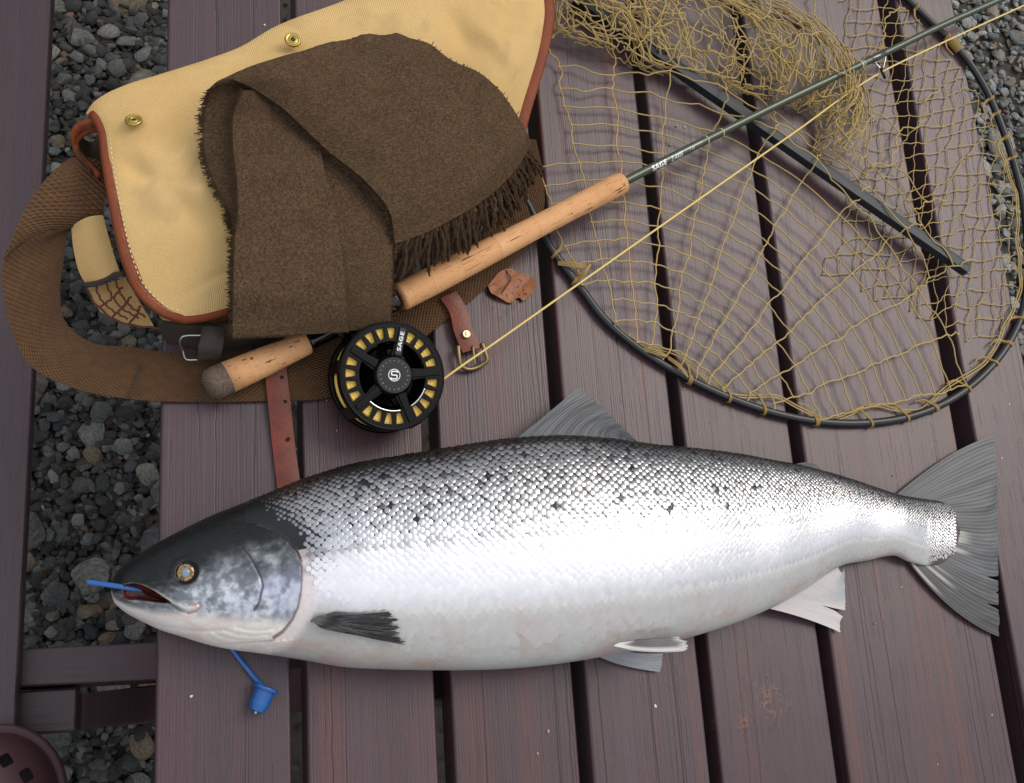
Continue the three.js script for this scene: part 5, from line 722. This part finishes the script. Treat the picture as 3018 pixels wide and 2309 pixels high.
// ---------------------------------------------------------------- landing net
{
  const netAt = [[0.535,0.74,-0.1496]][0];
  const net = thing('landing_net', 'landing net with black hoop, dark handle bar and knotted gold cord mesh', 'landing net', [netAt[0], TY, netAt[2]]);
  const HR = 0.0036, hoopMat = std({ color: 0x16181b, roughness: 0.42, clearcoat: 0.15 });
  const hoopPts = [[0.2796,0.7445,-0.1977],[0.288,0.7445,-0.1851],[0.2992,0.7445,-0.165],[0.3099,0.7445,-0.1375],[0.3177,0.7445,-0.1242],[0.3314,0.7445,-0.1045],[0.3439,0.7445,-0.0865],[0.3572,0.7445,-0.0676],[0.389,0.7445,-0.0394],[0.4261,0.7445,-0.0171],[0.4686,0.7445,0.002],[0.5128,0.7445,0.0156],[0.5589,0.7445,0.023],[0.6025,0.7445,0.0237],[0.6538,0.7445,0.0169],[0.7039,0.7445,-0.0005],[0.7469,0.7445,-0.0262],[0.781,0.7445,-0.056],[0.805,0.7445,-0.0867],[0.8237,0.7445,-0.132],[0.8334,0.7445,-0.1781],[0.8372,0.7445,-0.2093],[0.8361,0.7445,-0.2501],[0.83,0.7445,-0.2961],[0.8161,0.7445,-0.3463],[0.7944,0.7445,-0.3834],[0.766,0.7445,-0.412],[0.7389,0.7445,-0.4378],[0.7004,0.7445,-0.464],[0.6433,0.7445,-0.4941],[0.5586,0.7445,-0.5128],[0.4684,0.7445,-0.5017],[0.3998,0.7445,-0.4624],[0.3544,0.7445,-0.4084]];
  const hp = sample(hoopPts, 260);
  part('hoop', tube(hp, HR, 14), hoopMat, net, 'black tubular hoop');
  // handle: square channel with a slot along it
  {
    const a = V3([[0.3585,0.751,-0.3769]][0]), b = V3([[0.7384,0.757,-0.1279]][0]), T = b.clone().sub(a), L = T.length(); T.normalize();
    const s = new THREE.Shape(); const w = 0.0052, h = 0.0040; s.moveTo(-w, -h); s.lineTo(w, -h); s.lineTo(w, h); s.lineTo(-w * 0.15, h); s.lineTo(-w * 0.22, h * 0.55); s.lineTo(-w * 0.34, h * 0.55); s.lineTo(-w * 0.42, h * 0.8); s.lineTo(-w, h * 0.7); s.closePath();
    const g = new THREE.ExtrudeGeometry(s, { depth: L, bevelEnabled: true, bevelSize: 0.0005, bevelThickness: 0.0005, bevelSegments: 2, steps: 1 });
    const S = new THREE.Vector3().crossVectors(new THREE.Vector3(0, 1, 0), T).normalize(), U = new THREE.Vector3().crossVectors(T, S); g.applyMatrix4(new THREE.Matrix4().makeBasis(S.clone().negate(), U, T.clone()).setPosition(a)); if (new THREE.Matrix4().makeBasis(S.clone().negate(), U, T).determinant() < 0) { const ix = g.toNonIndexed(); const p = ix.attributes.position; for (let k = 0; k < p.count; k += 3) { const t = [p.getX(k), p.getY(k), p.getZ(k)]; p.setXYZ(k, p.getX(k + 1), p.getY(k + 1), p.getZ(k + 1)); p.setXYZ(k + 1, ...t); } ix.computeVertexNormals(); part('handle', ix, std({ color: 0x23282e, roughness: 0.5, metalness: 0.1 }), net); } else part('handle', g, std({ color: 0x23282e, roughness: 0.5, metalness: 0.1 }), net, 'dark grey slotted handle bar');
    const e = b.clone().addScaledVector(T, 0.0012), rim = [[w, h], [w, -h]].map(([x, y]) => e.clone().addScaledVector(S, -x).addScaledVector(U, y).toArray()); part('handle_end', tube(sample([rim[0], rim[1]], 4), 0.0006, 6), std({ color: 0xb9bcc0, roughness: 0.3, metalness: 0.8 }), net);
  }
  const poly = hp.map((p) => [p[0], p[2]]), extra = [[0.3289,0.74,-0.3874],[0.301,0.74,-0.3152],[0.2834,0.74,-0.2523]];
  for (const p of extra) poly.push([p[0], p[2]]);
  const inside = (x, z, P = poly) => { let c = false; for (let i = 0, j = P.length - 1; i < P.length; j = i++) if ((P[i][1] > z) !== (P[j][1] > z) && x < (P[j][0] - P[i][0]) * (z - P[i][1]) / (P[j][1] - P[i][1]) + P[i][0]) c = !c; return c; };
  const hA = V3([[0.3585,0.751,-0.3769]][0]), hB = V3([[0.7384,0.757,-0.1279]][0]);
  const overHandle = (x, z) => { const dx = hB.x - hA.x, dz = hB.z - hA.z, l = Math.hypot(dx, dz), d = Math.abs((x - hA.x) * dz - (z - hA.z) * dx) / l, t = ((x - hA.x) * dx + (z - hA.z) * dz) / l / l; return t < 1.04 && t > -0.1 ? Math.exp(-((d / 0.016) ** 2)) : 0; };
  const lift = (x, z, k) => TY + 0.0025 + k + 0.0205 * overHandle(x, z);
  const cords = [];
  const cordMap = texture(64, 256, (u, v, i, j) => { const b = 0.5 + 0.5 * Math.sin((v * 24 + u * 2) * 6.2832), q = 0.85 + 0.3 * hash(i, j, 3); return mixc([138, 116, 66], [198, 174, 116], b).map((x) => x * q); }, true);
  const cordMat = std({ map: rep(cordMap, 1, 40), roughness: 0.85 });
  const strand = (a, b, slack, r = 0.0007, wob = 1) => {
    const n = 7, pts = [], ph = rnd() * 6.28, dx = b[0] - a[0], dz = b[2] - a[2], l = Math.hypot(dx, dz) || 1e-6;
    for (let i = 0; i <= n; i++) { const t = i / n, w = Math.sin(t * Math.PI), s = slack * w * wob * (0.7 * Math.sin(t * 5.2 + ph) + 0.6 * (rnd() - 0.5)); pts.push([a[0] + dx * t - dz / l * s, lerp(a[1], b[1], t) + 0.3 * slack * w, a[2] + dz * t + dx / l * s]); }
    cords.push(tube(pts, r, 5, { cap: false, uvl: 1 }));
  };
  const knot = (p, r = 0.0011) => { const g = new THREE.IcosahedronGeometry(r, 0); g.scale(1.2, 0.8, 1).translate(p[0], p[1], p[2]); cords.push(g); };
  // upper layer: rows of meshes spreading from the lower side of the hoop
  reseed(2024);
  const C = [[0.3843,0.746,0.0576]][0], dr = 0.0188, knots = new Map(), bagSide = [[0.3259,0.74,-0.407],[0.3358,0.74,-0.3587],[0.3235,0.74,-0.3181],[0.3093,0.74,-0.2784],[0.3006,0.74,-0.2495],[0.3026,0.74,-0.2178],[0.3132,0.74,-0.1873],[0.3022,0.74,-0.1555]].map((p) => [p[0], p[2]]);
  const rightOfBag = (x, z) => { for (let i = 1; i < bagSide.length; i++) { const a = bagSide[i - 1], b = bagSide[i]; if ((a[1] - z) * (b[1] - z) <= 0) return x > lerp(a[0], b[0], (z - a[1]) / (b[1] - a[1])); } return x > bagSide[0][0]; };
  const bunchPoly = [[0.6081,0.74,-0.4635],[0.7031,0.74,-0.3677],[0.7108,0.74,-0.2317],[0.5985,0.74,-0.2021],[0.503,0.74,-0.2372],[0.3983,0.74,-0.284],[0.3489,0.74,-0.3507],[0.3549,0.74,-0.4219]].map((p) => [p[0], p[2]]);
  const get = (i, j) => {
    const k = i * 1000 + j; if (knots.has(k)) return knots.get(k);
    const th = (-14 + j * 8.6) * Math.PI / 180, r = 0.045 + i * dr;
    const wob = 1 + (i > 18 ? 0.5 : 0);
    let x = C[0] + r * Math.cos(th) + rr(-0.0018, 0.0018) * wob, z = C[2] - r * Math.sin(th) + rr(-0.0018, 0.0018) * wob;
    const ok = inside(x, z) && rightOfBag(x, z) && x < 0.735 - 0.10 * (z + 0.1);
    const far = sst(0.30, 0.42, r); if (far > 0) { x += far * 0.006 * Math.sin(i * 2.1 + j * 1.3); z += far * 0.006 * Math.cos(i * 1.7 + j * 2.3); }
    const p = ok ? [x, lift(x, z, 0.002 + 0.006 * vn(x * 30, z * 30, 5)), z] : null; knots.set(k, p); return p;
  };
  const IN = 34, JN = 22;
  for (let i = 0; i < IN; i++) for (let j = 0; j < JN; j++) {
    const a = get(i, j); if (!a) continue; knot(a, 0.0013);
    const b = get(i + 1, j), c = get(i, j + 1);
    if (b) strand(a, b, 0.0012 + (i > 15 ? 0.0028 : 0)); if (c && Math.hypot(c[0] - a[0], c[2] - a[2]) < 0.06) strand(a, c, 0.0018 + (i > 15 ? 0.003 : 0));
  }
  // ends of the rows tied off to the hoop
  for (let j = 0; j < JN; j++) { let first = null; for (let i = 0; i < IN && !first; i++) first = get(i, j); if (first) { let m = null, q = 9; for (const p of hp) { const e = Math.hypot(p[0] - first[0], p[2] - first[2]); if (e < q) { q = e; m = p; } } if (q < 0.05) strand(first, [m[0], m[1] + 0.002, m[2]], 0.001, 0.0006); } }
  // head rope lying just inside the lower hoop
  for (const o of [0.008, 0.0105]) { const rope = []; for (let k = 30; k < 150; k++) { const p = hp[k], q = hp[k + 1], dx = q[0] - p[0], dz = q[2] - p[2], l = Math.hypot(dx, dz), s = o + 0.004 * Math.sin(k * 0.35) * (k < 90 ? 1.6 : 0.6); rope.push([p[0] + dz / l * s, TY + 0.004 + 0.001 * Math.sin(k), p[2] - dx / l * s]); } cords.push(tube(rope, 0.0007, 6)); }
  part('netting', cords.splice(0), cordMat, net, 'knotted gold cord mesh spread inside the hoop').userData.kind = 'stuff';
  // lower layer on the far side
  reseed(31);
  const lowPoly = [[0.6546,0.74,-0.4431],[0.7298,0.74,-0.4491],[0.7875,0.74,-0.3842],[0.8327,0.74,-0.2907],[0.8407,0.74,-0.2222],[0.8223,0.74,-0.1287],[0.7821,0.74,-0.068],[0.73,0.74,-0.0566],[0.6809,0.74,-0.0781],[0.6326,0.74,-0.0993],[0.5844,0.74,-0.1154],[0.6188,0.74,-0.1988],[0.6545,0.74,-0.2519],[0.6434,0.74,-0.3439]].map((p) => [p[0], p[2]]);
  const o0 = [[0.5923,0.74,-0.0426]][0], gx = [0.0150, -0.0034], gz = [-0.0056, -0.0165], lk = new Map();
  const low = (i, j) => { const k = i * 1000 + j; if (lk.has(k)) return lk.get(k); const x = o0[0] + gx[0] * i + 0.0052 * j + rr(-0.004, 0.004), z = o0[2] + gx[1] * i + gz[1] * j + rr(-0.004, 0.004) + 0.004 * Math.sin(i * 0.5), p = inside(x, z, lowPoly) && inside(x, z) ? [x, TY + 0.0018, z] : null; lk.set(k, p); return p; };
  for (let i = -40; i < 40; i++) for (let j = -6; j < 44; j++) { const a = low(i, j); if (!a) continue; knot(a, 0.0008); const b = low(i + 1, j), c = low(i, j + 1); if (b) strand(a, b, 0.0012, 0.00046); if (c) strand(a, c, 0.0014, 0.00046); }
  part('lower_netting', cords.splice(0), cordMat, net, 'second layer of mesh under the far side').userData.kind = 'stuff';
  // gathered folds of net
  reseed(64);
  const spine = spline([[0.3366,0.752,-0.3655],[0.3823,0.752,-0.3624],[0.4341,0.752,-0.3598],[0.483,0.752,-0.3607],[0.5325,0.752,-0.3558],[0.5824,0.752,-0.3444],[0.6108,0.752,-0.3248],[0.6277,0.752,-0.2985],[0.628,0.752,-0.2631],[0.6115,0.752,-0.2341]]), halfW = (t) => lerp(0.024, 0.046, Math.sin(t * 3.1)) * (t > 0.8 ? 0.75 : 1);
  for (let k = 0; k < 300; k++) {
    let t = rr(-0.02, 0.97), s = rr(-1, 1), a = rr(0, 6.28); const pts = [], n = 9 + Math.floor(rnd() * 9), loose = rnd() < 0.4 ? 1.0 : 0.45, hgt = rr(0.002, 0.020);
    for (let i = 0; i < n; i++) {
      const c = spine(clamp(t)), d = spine(clamp(t + 0.02)), e = spine(clamp(t - 0.02)), tx = d[0] - e[0], tz = d[2] - e[2], l = Math.hypot(tx, tz) || 1, w = halfW(clamp(t));
      pts.push([c[0] - tz / l * s * w, TY + 0.003 + hgt + 0.012 * (1 - s * s) + rr(-0.002, 0.002) + 0.006 * overHandle(c[0], c[2]), c[2] + tx / l * s * w]);
      a += rr(-0.9, 0.9) * loose; t += 0.020 * Math.cos(a * 0.8) * rr(0.6, 1.2); s = clamp(s + 0.26 * Math.sin(a) * loose, -1.15, 1.15);
    }
    const q = sample(pts, n * 4); cords.push(tube(q, 0.00064, 5, { cap: false })); for (let i = 2; i < pts.length; i += 3) knot(pts[i], 0.0009);
  }
  part('gathered_netting', cords.splice(0), cordMat, net, 'bunched folds of gold mesh across the handle').userData.kind = 'stuff';
  // lashings round the hoop
  const tIdx = (p) => { let b = 0, m = 9; hp.forEach((q, i) => { const e = Math.hypot(q[0] - p[0], q[2] - p[2]); if (e < m) { m = e; b = i; } }); return b; };
  reseed(5);
  const ties = [[0.2926,0.745,-0.1743],[0.3188,0.745,-0.1237],[0.3386,0.745,-0.1013],[0.4333,0.745,-0.0125],[0.4704,0.745,0.0038],[0.505,0.745,0.0129],[0.5543,0.745,0.0227],[0.6114,0.745,0.0246],[0.6485,0.745,0.0189],[0.6852,0.745,0.0072],[0.7279,0.745,-0.0104],[0.7616,0.745,-0.033],[0.7873,0.745,-0.056],[0.8047,0.745,-0.0851],[0.7513,0.745,-0.4286],[0.7798,0.745,-0.3979],[0.8224,0.745,-0.3308],[0.8315,0.745,-0.3128],[0.8382,0.745,-0.2869],[0.8434,0.745,-0.2601]];
  ties.forEach((p, ti) => {
    const i = Math.min(hp.length - 3, Math.max(2, tIdx(p))), c = V3(hp[i]), T = V3(hp[i + 2]).sub(V3(hp[i - 2])).normalize(), S = new THREE.Vector3().crossVectors(T, new THREE.Vector3(0, 1, 0)).normalize(), g = [], turns = 2 + (ti % 3 === 0 ? 1 : 0);
    const ring = (o, sk) => { const a = []; for (let k = 0; k <= 18; k++) { const q = k / 18 * 6.2832; a.push(c.clone().addScaledVector(T, o + sk * Math.cos(q)).addScaledVector(S, Math.cos(q) * (HR + 0.0005)).add(new THREE.Vector3(0, Math.sin(q) * (HR + 0.0005), 0)).toArray()); } return tube(a, 0.00062, 6, { cap: false }); };
    for (let k = 0; k < turns; k++) g.push(ring((k - 0.5) * 0.0013, 0.0012));
    // tail into the mesh: inwards is towards the net's middle
    const mid = V3(netAt), inw = S.clone().multiplyScalar(Math.sign(S.dot(mid.clone().sub(c))) || 1), L = rr(0.014, 0.026);
    for (const o of [-0.0004, 0.0008]) g.push(tube(sample([c.clone().addScaledVector(inw, HR).addScaledVector(T, o).add(new THREE.Vector3(0, 0.001, 0)).toArray(), c.clone().addScaledVector(inw, HR + L * 0.4).addScaledVector(T, -0.006 + o).toArray(), c.clone().addScaledVector(inw, HR + L * 0.5).addScaledVector(T, -0.016 + o * 2).toArray()], 14), 0.0006, 6));
    part('lashing', g, cordGold, net);
  });
  { // one long whipping where the hoop is spliced
    const i = tIdx([[0.7901,0.745,-0.3876]][0]), g = []; for (let k = -5; k <= 5; k++) { const c = V3(hp[i]), T = V3(hp[i + 2]).sub(V3(hp[i - 2])).normalize(), S = new THREE.Vector3().crossVectors(T, new THREE.Vector3(0, 1, 0)).normalize(), a = []; for (let m = 0; m <= 16; m++) { const q = m / 16 * 6.2832; a.push(c.clone().addScaledVector(T, k * 0.0013).addScaledVector(S, Math.cos(q) * (HR + 0.0006)).add(new THREE.Vector3(0, Math.sin(q) * (HR + 0.0006), 0)).toArray()); } g.push(tube(a, 0.0007, 6, { cap: false })); } part('whipping', g, cordGold, net);
  }
  for (const [a, b] of [[[[0.3198,0.748,-0.1135]][0], [[0.3452,0.75,-0.11]][0]], [[[0.3355,0.748,-0.0982]][0], [[0.348,0.752,-0.1119]][0]], [[[0.391,0.746,-0.0399]][0], [[0.4125,0.749,-0.0329]][0]], [[[0.4148,0.746,-0.0331]][0], [[0.4297,0.75,-0.0147]][0]]]) { const g = [0, 0.0012, 0.0024].map((o) => tube(sample([[a[0], a[1], a[2] + o], [(a[0] + b[0]) / 2, Math.max(a[1], b[1]) + 0.002, (a[2] + b[2]) / 2 + o * 1.4], [b[0], b[1], b[2] + o * 0.6]], 10), 0.0006, 6)); part('tie_cord', g, cordGold, net); }
}
console.log('net');

// ---------------------------------------------------------------- fallen leaf
{
  const rim = [[0.2572,0.742,-0.0896],[0.2615,0.742,-0.0952],[0.2659,0.742,-0.1005],[0.271,0.742,-0.1044],[0.2756,0.742,-0.1062],[0.2801,0.742,-0.1072],[0.2843,0.742,-0.1056],[0.288,0.742,-0.1035],[0.2907,0.742,-0.1036],[0.2942,0.742,-0.1029],[0.2979,0.742,-0.098],[0.3004,0.742,-0.0947],[0.2984,0.742,-0.0891],[0.2956,0.742,-0.0851],[0.2929,0.742,-0.0825],[0.287,0.742,-0.0786],[0.2847,0.742,-0.0815],[0.282,0.742,-0.0808],[0.278,0.742,-0.0763],[0.271,0.742,-0.0778],[0.2646,0.742,-0.0807],[0.2587,0.742,-0.0847]];
  const c = [[0.279,0.742,-0.0917]][0], leaf = thing('fallen_leaf', 'curled orange brown autumn leaf beside the bag strap', 'leaf', [c[0], TY, c[2]]);
  const loop = spline([...rim, rim[0]]);
  const lm = texture(256, 256, (u, v, i, j) => { const n = fbm(u * 12, v * 12, 4, 5, 12), s = fbm(u * 34, v * 34, 2, 9, 34); let k = mixc([126, 76, 44], [164, 106, 66], n); if (s > 0.74) k = mixc(k, [58, 30, 18], 0.8); return k; }, true);
  const g = sheet(48, 10, (u, v) => { const p = loop(u), q = lerp(0.02, 1, v), x = c[0] + (p[0] - c[0]) * q, z = c[2] + (p[2] - c[2]) * q; return [x, TY + 0.0014 + 0.0016 * q * q * (1 + Math.sin(u * 15)) + 0.0012 * Math.abs(Math.sin((x + z) * 160)), z]; }, 0.0005);
  const p = g.attributes.position, uvs = g.attributes.uv; for (let k = 0; k < p.count; k++) uvs.setXY(k, p.getX(k) * 16, p.getZ(k) * 16);
  part('blade', g, std({ map: lm, roughness: 0.55 }), leaf);
  part('midrib', tube(sample([[0.2739,0.7442,-0.1046],[0.2778,0.7442,-0.0971],[0.2729,0.7442,-0.0896],[0.2689,0.7442,-0.084]], 12), 0.0006, 5), std({ color: 0x5a3018, roughness: 0.7 }), leaf);
}

// ---------------------------------------------------------------- specks of grit on the boards
{
  reseed(313); const g = new THREE.IcosahedronGeometry(1, 1), im = new THREE.InstancedMesh(g, std({ roughness: 0.8 }), 90), M = new THREE.Matrix4(), C = new THREE.Color();
  for (let k = 0; k < 90; k++) { const pl = planks[Math.floor(rnd() * 7)], r = rr(0.0004, 0.0011); M.compose(new THREE.Vector3(lerp(pl[0] + 0.004, pl[1] - 0.004, rnd()), TY + r * 0.4, rr(-0.42, 0.36)), new THREE.Quaternion().setFromEuler(new THREE.Euler(rnd(), rnd() * 6, rnd())), new THREE.Vector3(r * 1.5, r * 0.7, r)); im.setMatrixAt(k, M); const c = [[0.7, 0.68, 0.62], [0.5, 0.32, 0.16], [0.3, 0.26, 0.2]][k % 3]; im.setColorAt(k, C.setRGB(...c)); }
  im.name = 'grit'; im.userData = { kind: 'stuff', label: 'tiny pale crumbs and grit scattered on the table planks', category: 'grit' }; scene.add(im);
}

// ---------------------------------------------------------------- rubber clog resting on the bench
{
  const tip = [[-0.1217,0.505,0.2967]][0], cx = tip[0] - 0.004, cz = tip[2], y0 = 0.452;
  const clog = thing('rubber_clog', 'maroon rubber clog with square ventilation holes standing on the bench', 'clog', [cx, y0, cz + 0.08]);
  const rubber = std({ color: 0x4c2e32, bumpMap: rep(leatherB, 6, 6), bumpScale: 0.0002, roughness: 0.5 });
  const shell = (k) => { const g = new THREE.SphereGeometry(1, 72, 40), p = g.attributes.position; for (let i = 0; i < p.count; i++) { let x = p.getX(i), y = p.getY(i), z = p.getZ(i); const zz = z > 0 ? z * 0.20 : z * 0.057; const yy = y > 0 ? y ** 0.8 * (0.052 + (z > 0 ? 0.02 * z : 0)) : y * 0.012; p.setXYZ(i, x * (0.051 + (z > 0 ? -0.006 * z : 0)) * k, (yy) * k, zz * k); } g.computeVertexNormals(); return g; };
  let a = new Brush(shell(1)); const ev = new Evaluator(); ev.attributes = ['position', 'normal', 'uv'];
  const inner = new Brush(shell(0.93)); inner.updateMatrixWorld(); a.updateMatrixWorld(); a = ev.evaluate(a, inner, SUBTRACTION);
  for (const [x, z] of [[0.010, -0.033], [0.026, -0.020], [-0.006, -0.018], [0.042, -0.004], [0.012, -0.004], [-0.022, -0.030], [-0.036, -0.012], [0.030, 0.012], [-0.014, 0.010]]) { const h = new Brush(new RoundedBoxGeometry(0.0098, 0.09, 0.0108, 3, 0.0022)); h.position.set(x, 0.035, z); h.rotation.set(z * 5, 0.55, -x * 8); h.updateMatrixWorld(); a.updateMatrixWorld(); a = ev.evaluate(a, h, SUBTRACTION); }
  const up = a.geometry.clone(); up.translate(cx, y0 + 0.018, cz); part('upper', up, rubber, clog);
  const so = new THREE.Shape(); for (let k = 0; k < 64; k++) { const t = k / 64 * 6.2832, x = Math.cos(t) * 0.0545, y = Math.sin(t) > 0 ? Math.sin(t) * 0.0612 : Math.sin(t) * 0.21; k ? so.lineTo(x, y) : so.moveTo(x, y); }
  const sg = new THREE.ExtrudeGeometry(so, { depth: 0.014, bevelEnabled: true, bevelSize: 0.003, bevelThickness: 0.003, bevelSegments: 4, curveSegments: 8 }); sg.rotateX(-Math.PI / 2).translate(cx, y0 + 0.003, cz); part('sole', sg, rubber, clog);
}
scene.traverse((o) => { if (o.isMesh) { o.castShadow = true; o.receiveShadow = true; } });
renderer.render(scene, camera);
